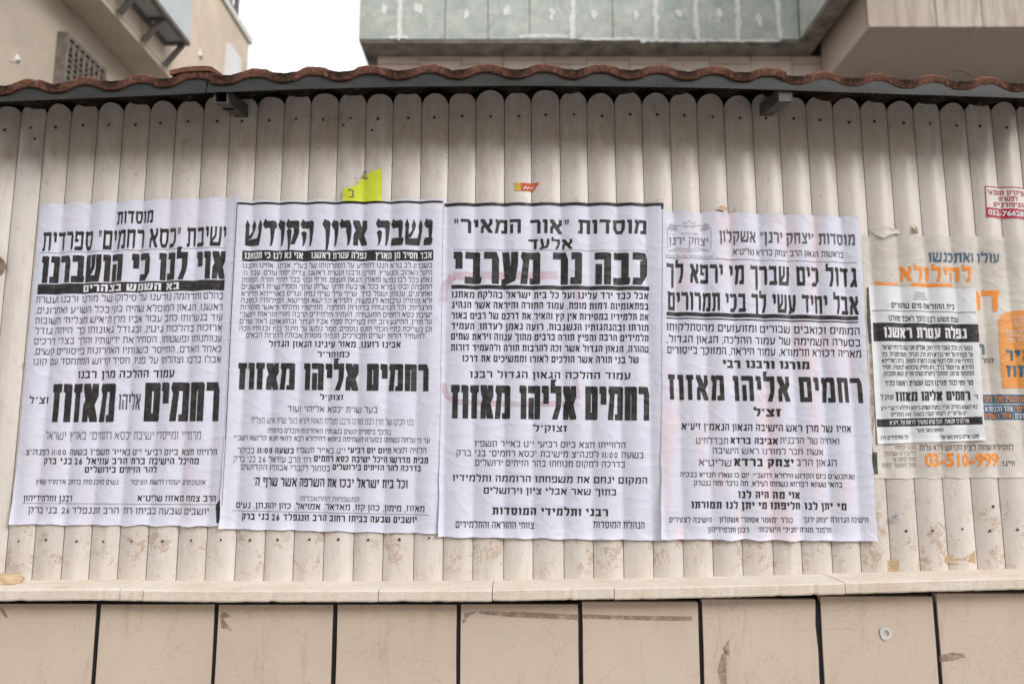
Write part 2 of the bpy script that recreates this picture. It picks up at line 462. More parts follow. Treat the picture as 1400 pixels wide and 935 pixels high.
# screws: one mesh, copies
def screw_mesh():
    vs = []; fs = []; n = 10
    for r, y in ((.0042, 0), (.0041, -.0010), (.0028, -.0021)):
        for j in range(n): vs.append((r*math.cos(2*math.pi*j/n), y, r*math.sin(2*math.pi*j/n)))
    for a in range(2):
        for j in range(n): fs.append((a*n+j, a*n+(j+1) % n, (a+1)*n+(j+1) % n, (a+1)*n+j))
    fs.append(tuple(range(2*n, 3*n)))
    me = bpy.data.meshes.new('screw'); me.from_pydata(vs, [], fs); me.materials.append(M['screw']); return me
sm = screw_mesh()
def screw(x, z, s=1):
    i, t = slat_t(x)
    o = bpy.data.objects.new('screw', sm); sc.collection.objects.link(o); o.parent = fence
    o.location = Vector((x, -prof(t)-.0006, z)) - fence.location; o.scale = (s, 1, s)
for (xm, zt, zb, yo) in slat_mid:
    px = px_of(xm, 0, 2.3)[0]
    if -30 < px < 1430:
        zz = atY(px, interp([(0, 179), (100, 175), (300, 169), (500, 164), (700, 160.5), (900, 160), (1050, 164), (1250, 172), (1400, 176)], px)).z
        screw(xm + rr.uniform(-.004, .004), zz + rr.uniform(-.003, .003), rr.uniform(.75, .95))
    px = px_of(xm, 0, 1.42)[0]
    if -30 < px < 590 or 1200 < px < 1420:
        zz = atY(px, 737 if px < 700 else 723).z
        screw(xm + rr.uniform(-.003, .003), zz + rr.uniform(-.004, .004), rr.uniform(.5, .8))
for px, py in ((50, 192), (470, 173), (509, 180), (1355, 692)):
    p = atY(px, py); screw(p.x, p.z, .8)

# ================================================================== POSTERS: lettering
HEB_FINAL = 'ךםןףץ'
def glyph(ch, s, t, cal=False):
    """own block letter: list of polygons in a box of height 1, and its advance width"""
    P = []
    def r(x0, y0, x1, y1): P.append([(x0, y0), (x1, y0), (x1, y1), (x0, y1)])
    def q(*p): P.append(list(p))
    def bar(x0, x1, cut=True):
        if cal == 2:
            P.append([(x0+.14, 1-t*1.12), (x0-.05, 1-t*.5), (x0+.12, 1.07), (x0+.3, .98), (x1-.12, 1.0), (x1-.01, 1-t*.3), (x1, 1-t*.8), (x1-.05, 1-t), (x0+.26, 1-t)])
        elif cal:
            P.append([(x0+.02, 1-t*1.05), (x0-.03, 1-t*.35), (x0+.07, 1.05), (x0+.2, 1-.02), (x1-.08, 1), (x1, 1-t*.35), (x1, 1-t), (x0+.1, 1-t)])
        elif cut: P.append([(x0, 1-t), (x1, 1-t), (x1, 1-t*.35), (x1-.10, 1), (x0, 1)])
        else: r(x0, 1-t, x1, 1)
    def stem(x0, x1, y0=0, y1=.97):
        if cal == 2:
            P.append([(x0-s*.05, y1-.04), (x0+s*.5, y1+.05), (x1+s*.04, y1-.03), (x1-s*.02, lerp(y1, y0, .4)), (x1-s*.2, lerp(y1, y0, .75)), (x1-s*.42, y0+.02), (x0+s*.22, y0-.04), (x0+s*.3, lerp(y1, y0, .7)), (x0+s*.2, lerp(y1, y0, .4))])
        elif cal:
            m = s*.12; P.append([(x0, y1), (x1, y1), (x1-m*.3, y0+.25*(y1-y0)), (x1-m, y0+.05), (x0+m*1.2, y0-.02), (x0+m*.2, y0+.2)])
        else: r(x0, y0, x1, y1)
    def base(x0, x1):
        if cal: P.append([(x0, 0), (x1-.1, 0), (x1, t*.5), (x1, t), (x0+.12, t), (x0+.03, t*.7)])
        else: P.append([(x0, 0), (x1-.06, 0), (x1, t*.35), (x1, t), (x0, t)])
    w = 1.0
    if ch == 'א':
        w = 1.08; q((0, 1), (s*1.15, 1), (w, .08), (w, 0), (w-s*1.1, 0), (0, .86))
        q((w-s, 1), (w-.02, 1), (w, .66), (w*.72, .38), (w*.55, .54), (w-s, .74))
        q((.03, 0), (s, 0), (s*1.0, .3), (w*.5, .58), (w*.34, .74), (.05, .44))
    elif ch == 'ב': bar(.02, w-.09); stem(w-.09-s, w-.09); base(0, w)
    elif ch == 'ג':
        w = .78; bar(w-s-.24, w-.06); stem(w-s-.06, w-.06, .3); q((w-s-.06, .4), (w-.06, .4), (w, 0), (w-s*.95, 0)); q((w-s-.06, .42), (w-s, .2), (s*.9, 0), (0, 0), (0, .12))
    elif ch == 'ד': bar(0, w); stem(w-s-.14, w-.14)
    elif ch == 'ה': bar(0, w); stem(w-s, w); stem(.05, .05+s*.92, 0, .56 if cal == 2 else .64)
    elif ch == 'ו': w = s+.13; bar(0, w); stem(w-s, w)
    elif ch == 'ז': w = s+.26; bar(0, w, False); stem(.12, .12+s)
    elif ch == 'ח': bar(0, w); stem(w-s, w); stem(.03, .03+s)
    elif ch == 'ט': w = 1.05; stem(0, s, 0, 1); base(0, w); stem(w-s, w, 0, 1); r(w-s-.2, 1-t, w, 1)
    elif ch == 'י': w = s+.12; bar(0, w); stem(w-s, w, .46)
    elif ch == 'כ': w = .9; bar(0, w-.06); q((w-.2, 1-t), (w-.12, 1), (w, .8), (w, .28), (w-s, .3), (w-s, .74)); q((0, 0), (w-.34, 0), (w, .3), (w-s, .36), (w-.42, t), (.04, t))
    elif ch == 'ך': w = .94; bar(0, w); stem(w-s, w, -.28)
    elif ch == 'ל':
        w = .92; q((0, 1-t), (s*.8, 1-t), (s*.8, 1.1), (s*1.1, 1.19), (.02, 1.19)); r(0, 1-t, w-.04, 1); stem(w-s, w, .5, 1); q((w-s, .56), (w, .56), (w-.05, .36), (w-s*.55-.06, 0), (w-s*1.5-.08, 0), (w-s, .4))
    elif ch == 'מ':
        w = max(1.1, 2*s+.34); k = max(0, s-.36)
        q((.3, 1-t), (.42, 1), (w-.1, 1), (w, 1-t*.4), (w, 1-t)); stem(w-s, w, .02); r(max(s+.14, w-s-.24), 0, w-.04, t*(1-k*2))
        q((0, 0), (s*.98, 0), (.24+s*.7, .74), (.44, .96), (.16, .74)); q((.02, .84), (.08, 1), (s*.9, 1), (.5, .72), (.26, .62))
    elif ch == 'ם': w = 1.02; bar(0, w); stem(w-s, w, .03); r(.02, 0, w-.03, t); r(.02, t, .02+s, 1-t)
    elif ch == 'נ': w = .70; bar(w-s-.22, w); stem(w-s, w, .03); base(0, w)
    elif ch == 'ן': w = s+.13; bar(0, w); stem(w-s, w, -.28)
    elif ch == 'ס': w = 1.05; bar(0, w); q((w-s, 1), (w, .95), (w, .35), (w-.24, 0), (w-.26-s*.3, t), (w-s, .42)); q((.04, 1), (.04+s, .95), (.04+s, .42), (.30+s*.3, t), (.28, 0), (.04, .35)); r(.27, 0, w-.23, t)
    elif ch == 'ע': w = 1.0; q((w-s, 1), (w, 1), (w, .6), (w-.14, .14), (w-.14-s, .14), (w-s, .58)); q((0, -.08), (0, t-.08), (w-.3, t+.08), (w-.12, .26), (w-.16, .1)); q((.02, 1), (.02+s, 1), (.2+s, .16), (.22, .08))
    elif ch == 'פ': bar(0, w); stem(w-s, w, .03); base(0, w); stem(.02, .02+s*.9, .5, 1); r(.02, .44, .02+s*.9+.18, .44+t*.72)
    elif ch == 'ף': bar(0, w); stem(w-s, w, -.28); stem(.02, .02+s*.9, .5, 1); r(.02, .44, .02+s*.9+.18, .44+t*.72)
    elif ch == 'צ': q((0, 1), (s*1.1, 1), (w, t*.8), (w-.05, 0), (w-s*1.2, t)); q((w-s, 1), (w, 1), (w, .7), (w*.74, .40), (w*.56, .54), (w-s, .74)); base(0, w)
    elif ch == 'ץ': stem(.2, .2+s, -.28, .9); q((0, 1), (s, 1), (.2+s, .6), (.2, .6)); q((w-s, 1), (w, 1), (w, .7), (.2+s, .4), (.2+s, .6), (w-s, .76))
    elif ch == 'ק': bar(0, w); q((w-s, .97), (w, .97), (w, .5), (w-.3, .04), (w-.3-s*.8, .04), (w-s, .5)); stem(.06, .06+s*.9, -.28, .64)
    elif ch == 'ר': w = .92; bar(0, w-.16); q((w-.3, 1-t), (w-.3, 1), (w-.16, 1), (w, .78), (w, .58), (w-s, .58), (w-s, 1-t)); stem(w-s, w, 0, .6)
    elif ch == 'ש' and cal == 2:
        w = 1.3; q((.0, .3), (.02, .7), (-.02, .82), (.12, 1.05), (.3, .84), (.26, .6), (.3, t), (.25, .0), (.02, .02)); q((w*.5-.16, .8), (w*.5, 1.05), (w*.5+.17, .82), (w*.5+.08, .62), (.4, t*.9), (.2, t*1.2), (w*.5-.1, .6)); q((w-.3, .8), (w-.14, 1.05), (w+.02, .82), (w-.03, .5), (w-.2, 0), (w-.5, .02), (w-.24, .55)); q((.2, 0), (w-.3, 0), (w-.24, t), (.2, t*.85))
    elif ch == 'ש': w = 1.38; stem(0, s*.95, 0, 1); q((w*.5-s*.45, 1), (w*.5+s*.45, 1), (w*.5+s*.3, .5), (s*.7, .1), (s*.3, .3), (w*.5-s*.4, .56)); q((w-s, 1), (w, 1), (w, .5), (w-.12, 0), (w-.12-s, .0), (w-s, .5)); r(.0, 0, w-.12, t)
    elif ch == 'ת': w = 1.05; bar(0, w); stem(w-s, w); stem(.14, .14+s*.92); r(0, 0, .14+s*.5, t*.85)
    elif ch in '"״': w = .42; q((.06, .66), (.15, .66), (.19, 1), (.04, 1)); q((.27, .66), (.36, .66), (.40, 1), (.25, 1))
    elif ch in "'׳": w = .22; q((.06, .66), (.15, .66), (.19, 1), (.04, 1))
    elif ch == '-': w = .5; r(.05, .42, .45, .42+t*.8)
    elif ch == ' ': w = .62
    elif ch == ',': w = .2; q((.02, -.22), (.12, -.2), (.2, .14), (.04, .14))
    elif ch == '.': w = .2; r(.02, 0, .02+s*.8, t)
    elif ch == ':': w = .22; r(.03, .08, .03+s*.8, .08+t); r(.03, .6, .03+s*.8, .6+t)
    elif ch == '|': w = .3; r(.12, -.15, .12+s*.5, 1.1)
    elif ch.isdigit():
        tr = font_tris(ch, .012 if s < .3 else .03, latin=True); xs = [p_[0] for t_ in tr for p_ in t_]; x0 = min(xs)
        P = [[((p_[0]-x0)/.72*1.25+.06, p_[1]/.72) for p_ in t_] for t_ in tr]; w = (max(xs)-x0)/.72*1.25+.12
    return P, w

def vis(s):
    """logical Hebrew -> left-to-right visual order, numbers kept"""
    outp = []; i = 0; s2 = s[::-1]; num = ''
    for c in s2:
        if c.isdigit() or (c in ':.-' and num): num += c
        else:
            tail = ''
            while num and not num[-1].isdigit(): tail = num[-1] + tail; num = num[:-1]
            outp.append(num[::-1]); outp.append(tail[::-1]); num = ''; outp.append(c)
    outp.append(num[::-1]); return ''.join(outp)

def block_tris(text, s, t, cal, gap=.2):
    """returns triangles, each ((x,y),(x,y),(x,y)) and total width; y 0..1"""
    x = 0; tr = []
    for ch in vis(text):
        P, wd = glyph(ch, s, t, cal)
        for poly in P:
            pts = [Vector((p[0], p[1], 0)) for p in poly]
            for tri in geometry.tessellate_polygon([pts]):
                tr.append([(x+pts[i].x, pts[i].y) for i in tri])
        x += wd + (gap if ch != ' ' else 0)
    return tr, x-gap

_tc = bpy.data.curves.new('lettering', 'FONT'); _to = bpy.data.objects.new('lettering', _tc); sc.collection.objects.link(_to)
def font_tris(text, weight=0.0, vertical=0.0, latin=False):
    _tc.body = text; _tc.size = 1; _tc.offset = weight; _tc.resolution_u = 2
    bpy.context.view_layer.update()
    dg = bpy.context.evaluated_depsgraph_get(); me = bpy.data.meshes.new_from_object(_to.evaluated_get(dg))
    me.calc_loop_triangles()
    V = [(v.co.x, v.co.y) for v in me.vertices]
    tr = [[V[i] for i in lt.vertices] for lt in me.loop_triangles]
    bpy.data.meshes.remove(me)
    # cap height of a Hebrew letter is about .56 of the em here
    return tr

class Ink:
    """flat print collected in photo pixels, then laid on the pasted sheet"""
    def __init__(s): s.t = []          # (tri px, extra offset)
def subdiv(tri, L):
    st = [tri]; res = []
    while st:
        a, b, c = st.pop()
        e = [((a[0]-b[0])**2+(a[1]-b[1])**2, 0), ((b[0]-c[0])**2+(b[1]-c[1])**2, 1), ((c[0]-a[0])**2+(c[1]-a[1])**2, 2)]
        m, k = max(e)
        if m <= L*L: res.append((a, b, c)); continue
        if k == 0: p = ((a[0]+b[0])/2, (a[1]+b[1])/2); st += [(a, p, c), (p, b, c)]
        elif k == 1: p = ((b[0]+c[0])/2, (b[1]+c[1])/2); st += [(a, b, p), (a, p, c)]
        else: p = ((c[0]+a[0])/2, (c[1]+a[1])/2); st += [(a, b, p), (p, b, c)]
    return res

class Poster:
    def __init__(s, name, label, cat, quad, layer, mat, group=None, lift=.0, ragged=0.0, seed=0):
        s.TL, s.TR, s.BR, s.BL = [Vector((q[0], q[1])) for q in quad]
        s.layer = layer; s.lift = lift; s.seed = seed; s.ragged = ragged
        c = s.world(.5, 1)
        s.root = thing(name, label, cat, c, group)
        s.inks = {}
        s.mat = mat
    edge = None
    def px(s, u, v):
        q = s.TL*(1-u)*(1-v) + s.TR*u*(1-v) + s.BR*u*v + s.BL*(1-u)*v
        if s.edge: q = q + Vector((0, interp(s.edge, u)*max(0, 1-v)))
        return q
    def off(s, u, v, x, z):
        h = surf(x, z) + s.layer
        if s.lift:
            e = max(0, (v-.965)/.035); h += s.lift*e*e*(.35+.65*abs(wr(x, z, 22, 4, s.seed+.4)))
            e = max(0, (.03-u)/.03)*max(0, (v-.6)/.4); h += s.lift*1.2*e*e
            e = max(0, (.012-v)/.012); h += s.lift*.35*e*abs(wr(x, z, 30, 4, s.seed+4.4))
        return h
    def world(s, u, v, eps=0):
        p = s.px(u, v); q = atY(p.x, p.y)
        return Vector((q.x, -(s.off(u, v, q.x, q.z)+eps), q.z))
    def uv(s, x, y):
        """photo pixel -> (u, v)"""
        u, v = .5, .5
        for _ in range(8):
            l = s.TL*(1-v)+s.BL*v; r = s.TR*(1-v)+s.BR*v; u = (x-l.x)/(r.x-l.x)
            t = s.TL*(1-u)+s.TR*u; b = s.BL*(1-u)+s.BR*u; v = (y-t.y)/(b.y-t.y)
        return u, v
    def sheet(s, name='sheet', nu=None, nv=None):
        wpx = (s.TR-s.TL).length; hpx = (s.BL-s.TL).length
        nu = nu or int(wpx/1.7); nv = nv or int(hpx/2.1)
        vs = []; fs = []
        rg = s.ragged
        for j in range(nv+1):
            for i in range(nu+1):
                u, v = i/nu, j/nv
                uu, vv = u, v
                if rg:
                    if j == 0: vv += rg*noise.noise(Vector((u*14+s.seed, 1, 2)))
                    if j == nv: vv += rg*noise.noise(Vector((u*14+s.seed, 5, 2)))
                    if i == 0: uu += rg*1.3*noise.noise(Vector((v*14+s.seed, 9, 2)))
                    if i == nu: uu += rg*1.3*noise.noise(Vector((v*14+s.seed, 13, 2)))
                vs.append(s.world(uu, vv))
        for j in range(nv):
            for i in range(nu):
                a = j*(nu+1)+i; fs.append((a, a+nu+1, a+nu+2, a+1))
        return part(name, vs, fs, s.mat, s.root, smooth=True)
    # ---- print
    def put(s, pname, mat, tris_uv, eps=.0004):
        k = 0
        if pname[0] == '+':                 # a print standing alone: a part of its own
            pname = pname[1:]; k = len(s.inks)+1
        s.inks.setdefault((pname, mat, k), []).append((tris_uv, eps))
    def row(s, x0, x1, y0, y1): 
        xc = (x0+x1)/2; ut, v0 = s.uv(xc, y0); ub, v1 = s.uv(xc, y1); vm = (v0+v1)/2
        l = s.TL*(1-vm)+s.BL*vm; r = s.TR*(1-vm)+s.BR*vm
        return (x0-l.x)/(r.x-l.x), (x1-l.x)/(r.x-l.x), v0, v1
    def text(s, txt, x0, x1, y0, y1, part_='body_text', mat='ink_soft', weight=0.0, eps=.0004, latin=False, smear=0, sans=False):
        if latin:
            tr = font_tris(txt, weight, latin=True)
            xs = [p[0] for t in tr for p in t]; a, b = min(xs), max(xs)
            u0, u1, v0, v1 = s.row(x0, x1, y0, y1)
            s.put(part_, mat, [[(lerp(u0, u1, (p[0]-a)/(b-a)), v1 + (v0-v1)*p[1]/.72) for p in t] for t in tr], eps)
        elif sans: s.block(txt, x0, x1, y0, y1, part_, mat, .21+weight*3.4, .16+weight*1.6, False, .26, eps)
        else: s.block(txt, x0, x1, y0, y1, part_, mat, .20+weight*3.6, .16+weight*1.4, True, .24, eps)
    def block(s, txt, x0, x1, y0, y1, part_='heading', mat='ink', st=.42, t=.21, cal=False, gap=.2, eps=.0005, slant=0):
        tr, wd = block_tris(txt, st, t, cal, gap)
        u0, u1, v0, v1 = s.row(x0, x1, y0, y1)
        s.put(part_, mat, [[(lerp(u0, u1, (p[0]+slant*p[1])/wd), lerp(v1, v0, p[1])) for p in q] for q in tr], eps)
    def rect(s, x0, x1, y0, y1, part_='border', mat='ink', eps=.0003, dy=0):
        u0, u1, v0, v1 = s.row(x0, x1, y0, y1)
        s.put(part_, mat, [[(u0, v0), (u1, v0), (u1, v1)], [(u0, v0), (u1, v1), (u0, v1)]], eps)
    def poly(s, pts, part_, mat, eps=.0003):
        uv = [s.uv(*p) for p in pts]; V = [Vector((a, b, 0)) for a, b in uv]
        s.put(part_, mat, [[uv[i] for i in t] for t in geometry.tessellate_polygon([V])], eps)
    def line(s, pts, wd, part_, mat, eps=.0003):
        for (xa, ya), (xb, yb) in zip(pts, pts[1:]):
            dx, dy = xb-xa, yb-ya; l = math.hypot(dx, dy) or 1; nx, ny = -dy/l*wd/2, dx/l*wd/2
            s.poly([(xa+nx, ya+ny), (xb+nx, yb+ny), (xb-nx, yb-ny), (xa-nx, ya-ny)], part_, mat, eps)
    def finish(s):
        for (pname, mat, _k), lst in s.inks.items():
            vs = []; fs = []; key = {}; n = 0
            for tris, eps in lst:
                for ti, tri in enumerate(tris):
                    e = eps*1.35 + (ti % 7)*2.5e-6
                    pt = [tuple(s.px(u, v)) for u, v in tri]
                    for t3 in subdiv(pt, 3.4):
                        idx = []
                        for (x, y) in t3:
                            q = atY(x, y); u, v = s.uv(x, y)
                            vs.append((q.x, -(s.off(u, v, q.x, q.z)+e), q.z)); idx.append(len(vs)-1)
                        fs.append(tuple(idx))
            part(pname, vs, fs, mat, s.root)

BIG = 'big funeral posters pasted side by side'
# ------------------------------------------------------------------ poster 1
p = Poster('mourning_poster', 'large mourning poster at the left end, its name line broken by a small thin word', 'poster',
           [(57, 281), (332, 270), (312, 719), (18, 716)], .0010, 'paper1', BIG, lift=.007, ragged=.005, seed=1)
p.sheet()
def body(p, lines, ys, xl0, xl1, xr0, xr1, h, **k):
    n = len(lines)
    for i, (tx, y) in enumerate(zip(lines, ys)):
        f = i/max(1, n-1); p.text(tx, lerp(xl0, xl1, f), lerp(xr0, xr1, f), y-h/2, y+h/2, **k)
p.block('מוסדות', 162, 212, 290, 307, 'heading', 'ink', .3, .22, True, .22)
p.block('ישיבת "כסא רחמים" ספרדית', 62, 310, 315, 341, 'heading', 'ink', .27, .2, True, .22)
p.rect(58, 309, 343, 343.7, 'border', 'ink_grey')
p.block('אוי לנו כי הושברנו', 60, 309, 348, 385, 'heading', 'ink', .44, .24, False, .13)
p.rect(54.6, 308, 386.5, 400.5, 'black_band', 'ink')
p.block('בא השמש בצהרים', 115, 247.6, 389, 398.5, 'reversed_heading', 'white_ink', .36, .24, False, .2, eps=.0008)
body(p, ['בהלם ותדהמה נודענו על סילוקו של מורנו ורבנו ועטרת', 'ראשנו, הגאון המופלא שהיה בקי בכל השו״ע ואחרונים,',
         'עוד בנערותו כתב עבור אביו מרן ה״איש מצליח״ תשובות', 'ארוכות בהלכות גיטין, ובגודל גאונותו כך היתה גודל',
         'ענוותנותו ופשטותו, הסתיר את ידיעותיו והלך בצדי דרכים', 'כאחד האדם, התייסר בשנותיו האחרונות בייסורים קשים,',
         'אבלו בלבו וצהלתו על פניו, חסיד קדוש המתחסד עם קונו'],
     [408, 423, 437, 451, 465.3, 479.4, 493.5], 53, 49.5, 306, 303, 8.6, smear=.06)
p.text('עמוד ההלכה מרן רבנו', 108.5, 240.7, 507, 517, 'subheading', 'ink', .025, smear=.08)
p.block('רחמים', 200, 301, 523, 576, 'name', 'ink', .45, .22, False, .12)
p.block('אליהו', 165, 194.5, 539, 560, 'name', 'ink_soft', .30, .14, False, .22)
p.block('מאזוז', 74, 160, 525, 577, 'name', 'ink', .45, .22, False, .12)
p.text('זצ״ל', 43.6, 68, 543, 552, 'name', 'ink', .02)
p.text('מרמי״י ומייסדי ישיבת ״כסא רחמים״ בארץ ישראל', 64, 277, 590, 601, 'footer_text', 'ink_grey')
p.text('הלויתו תצא ביום רביעי י״ט באייר תשפ״ו בשעה 11:00 לפנה״צ', 39, 298, 614, 622, 'footer_text', 'ink_soft', .02)
p.text('מהיכל הישיבה ברח׳ הרב עוזיאל 26 בני ברק', 62, 274, 626, 634.5, 'footer_text', 'ink', .03)
p.text('להר הזיתים בירושלים', 119, 215.5, 638, 646, 'footer_text', 'ink', .03)
p.text('אוטובוסים יעמדו לרשות הציבור   -   נשים מתכנסות ברחוב אדמו״ר שאץ', 51, 282, 655.5, 662, 'footer_text', 'ink_soft', .01)
p.text('הרב צמח מאזוז שליט״א', 191, 297, 677, 685, 'footer_text', 'ink', .02)
p.text('רבנן ותלמידיהון', 36, 101, 677, 685, '+signature', 'ink', .02)
p.rect(34, 298, 688, 688.8, 'border', 'ink_grey')
p.text('יושבים שבעה בביתו רח׳ הרב זוננפלד 26 בני ברק', 42, 286, 693.5, 702, 'footer_text', 'ink_soft', .01)
p.poly([(297, 690), (303, 682), (303, 714), (298, 714)], '+border', 'ink', .0006)
p.finish()

# ------------------------------------------------------------------ poster 2
p = Poster('mourning_poster', 'large mourning poster with thin black frame line and yellow scrap on its top edge', 'poster',
           [(324, 276), (608, 274), (602, 729), (303, 722)], .0024, 'paper2', BIG, lift=.006, ragged=.0035, seed=2)
p.sheet()
p.line([(326, 280.3), (400, 279.6), (520, 278.6), (606, 277.9)], 3.0, 'border', 'ink')
p.line([(326.6, 279), (320, 400), (311, 600)], 1.3, 'border', 'ink_soft'); p.line([(311, 600), (306.5, 690)], .9, 'border', 'ink_grey')
p.block('נשבה ארון הקודש', 337, 592, 303, 337, 'heading', 'ink', .40, .30, 2, .12)
p.rect(333, 593, 343.5, 358, 'black_band', 'ink')
for tx, a, b in (('אבד חסיד מן הארץ', 514.5, 591), ('נפלה עטרת ראשנו', 427, 501.7), ('אוי נא לנו כי חטאנו', 336, 415)):
    p.block(tx, a, b, 346.5, 355, '+reversed_heading', 'white_ink', .32, .22, False, .2, eps=.0008)
body(p, ['בשברון לב נורא הננו להודיע על הסתלקותו של בעלי, אבינו, אחינו וזקננו', 'היקר האהוב והנערץ, מורנו ורבנו ועטרת ראשנו, צדיק יסוד עולם, עבד ה׳',
         'נאמן בכל לבו נפשו ומאודו, הגאון העצום, חריף ובקי בכל חדרי תורה, הפוסק', 'המובהק ובקי נפלא בכל ארבעת חלקי שלחן ערוך וספרי שו״ת ראשונים',
         'ואחרונים, ענוותן ושפל ברך, שייף עייל שייף נפיק וגריס באורייתא תדירא', 'ולא מחזיק טיבותא לנפשיה, חסידא קדישא ופרישא, תפילותיו כמונה',
         'מרגליות, וכל הנהגותיו בדקדוק ההלכה, ממייסדי ומקימי וראשי מוסדות', 'ישיבת כסא רחמים המעטירה, העמיד תלמידים הרבה מורי הוראות ויושבי',
         'על מדין, התייגע רוב ימיו בעריכת ספרי אביו הגדול ובהוצאתם לאור עולם', 'וכן בעריכת כת״י חכמי תונס נוספים, מסר נפשו על חינוך בניו ובנותיו וזכה'],
     [364.4, 374.2, 383.7, 393.2, 402.7, 412, 421.4, 431, 440.6, 450.4], 333.6, 329, 591.5, 591, 6.6)
p.text('להעמיד דורות ישרים ומבורכים, הנחיל מסורת אבותיו לדורות הבאים', 337.5, 580.7, 456.3, 463)
p.text('אבינו רוענו, מאור עינינו הגאון הגדול', 369, 548.6, 467.5, 475.5, 'subheading', 'ink', .025, smear=.06)
p.text('כמוהר״ר', 435.7, 479, 481.5, 489, 'subheading', 'ink', .025, smear=.06)
p.block('רחמים אליהו מאזוז', 327, 586.6, 497.5, 534, 'name', 'ink', .46, .22, False, .13)
p.text('זצוק״ל', 439, 471, 540, 547, 'name', 'ink', .025)
p.text('בעל שו״ת ״כסא אליהו״ ועוד', 395, 517, 556, 564, 'footer_text', 'ink_soft')
p.text('בנו חביבו של מרן רבנו מורנו ורבנו מצליח מאזוז זיע״א בעל שו״ת איש מצליח', 345.7, 565.6, 572, 580, 'footer_text', 'ink_grey')
p.text('נזדכך ביסורים קשים בשנותיו האחרונות וקבלם בדומיה', 366.7, 535, 586.5, 593, 'footer_text', 'ink_soft', .005)
p.text('עד כי עלתה נשמתו בסערה השמימה ביומא דהילולא רבא דהאי תנא קדישא רשב״י', 322, 588, 597, 603.5, 'footer_text', 'ink_soft', .005)
p.text('בבוקר', 326, 350, 612, 619.5, 'footer_text', 'ink_soft'); p.text('בשעה 11:00', 354, 403, 612, 619.5, 'footer_text', 'ink', .035)
p.text('י״ט באייר תשפ״ו', 406, 473, 612, 619.5, 'footer_text', 'ink_soft'); p.text('היום יום רביעי', 477, 535, 612, 619.5, 'footer_text', 'ink', .035)
p.text('הלויה תצא', 539, 583.5, 612, 619.5, 'footer_text', 'ink_soft')
p.text('מבית מדרשו היכל ישיבת כסא רחמים', 431, 586, 624, 632, 'footer_text', 'ink', .035); p.text('רח׳ הרב עוזיאל 26 בני ברק', 321, 427, 624, 632, 'footer_text', 'ink_soft')
p.text('בדרכה להר הזיתים בירושלים', 456, 576, 635.5, 643, 'footer_text', 'ink', .035); p.text('בסמוך לקברי אבותיו הקדושים', 331, 452, 635.5, 643, 'footer_text', 'ink_soft')
p.block('וכל בית ישראל יבכו את השרפה אשר שרף ה׳', 349, 558, 654, 665.5, 'footer_text', 'ink', .3, .2, True, .22)
p.text('המשפחות המתאבלות:', 409.6, 492, 678.5, 685, 'footer_text', 'ink_grey')
p.text('מאזוז, מימון, כהן קזז, מאדאר, אמויאל, כהן יהונתן, נעים', 324, 581, 688.5, 696.5, 'footer_text', 'ink', .01)
p.rect(319, 587, 700, 700.8, 'border', 'ink_grey')
p.text('יושבים שבעה בביתו רחוב הרב זוננפלד 26 בני ברק', 332.6, 570, 703.5, 712, 'footer_text', 'ink', .035)
p.finish()

# ------------------------------------------------------------------ poster 3
p = Poster('mourning_poster', 'large mourning poster with the thickest black bar along its top edge', 'poster',
           [(607, 279), (909, 280), (905, 738), (600, 733)], .0038, 'paper3', BIG, lift=.006, ragged=.0035, seed=3)
p.sheet()
p.line([(608, 282.0), (700, 281.3), (800, 281.2), (906, 282)], 4.4, 'border', 'ink'); p.line([(904.3, 281), (904.3, 288.6)], 3, 'border', 'ink')
p.block('מוסדות "אור המאיר"', 621, 883, 302, 321, 'heading', 'ink', .29, .22, False, .2)
p.block('אלעד', 722.4, 782, 328.5, 342, 'heading', 'ink', .28, .22, False, .2)
p.rect(620, 885, 343.4, 344, 'border', 'ink_grey')
p.block('כבה נר מערבי', 620.5, 884, 346.5, 390, 'heading', 'ink', .43, .22, False, .15)
p.rect(617.5, 887, 391.8, 397.2, 'border', 'ink')
body(p, ['אבל כבד ירד עלינו ועל כל בית ישראל בהלקח מאתנו', 'בפתאומיות דמות מופת, עמוד התורה והיראה אשר הנהיג',
         'את תלמידיו במסירות אין קץ והאיר את דרכם של רבים באור', 'תורתו ובהנהגותיו הנשגבות, רועה נאמן לעדתו, העמיד',
         'תלמידים הרבה והפיץ תורה ברבים מתוך ענווה ויראת שמים', 'טהורה, הגאון הגדול אשר זכה להרבות תורה ולהעמיד דורות'],
     [405, 419, 433.6, 448, 462, 477], 618, 617, 886, 886, 8.6, weight=.028, mat='ink', sans=True)
p.text('של בני תורה אשר הולכים לאורו וממשיכים את דרכו', 632.6, 872, 487.5, 496.2, weight=.028, mat='ink', sans=True)
p.text('עמוד ההלכה הגאון הגדול רבנו', 643, 861, 509, 518, 'subheading', 'ink', .02)
p.block('רחמים אליהו מאזוז', 617, 887, 528, 573.5, 'name', 'ink', .46, .22, False, .13)
p.text('זצוק״ל', 729, 775, 581.5, 590, 'name', 'ink', .02)
p.text('הלווייתו תצא ביום רביעי י״ט באייר תשפ״ו', 649.5, 854.6, 603.5, 611.5, 'footer_text', 'ink_soft', .008)
p.text('בשעה 11:00 לפנה״צ מישיבת ״כסא רחמים״ בני ברק', 624.6, 879, 616.5, 624.8, 'footer_text', 'ink_soft', .008)
p.text('בדרכה למקום מנוחתו בהר הזיתים ירושלים', 650, 854, 629.5, 637.7, 'footer_text', 'ink_soft', .008)
p.text('המקום ינחם את משפחתו הרוממה ותלמידיו', 619.5, 884, 650.5, 659.3, 'footer_text', 'ink', .018)
p.text('בתוך שאר אבלי ציון וירושלים', 661.5, 842, 667, 675.5, 'footer_text', 'ink', .018)
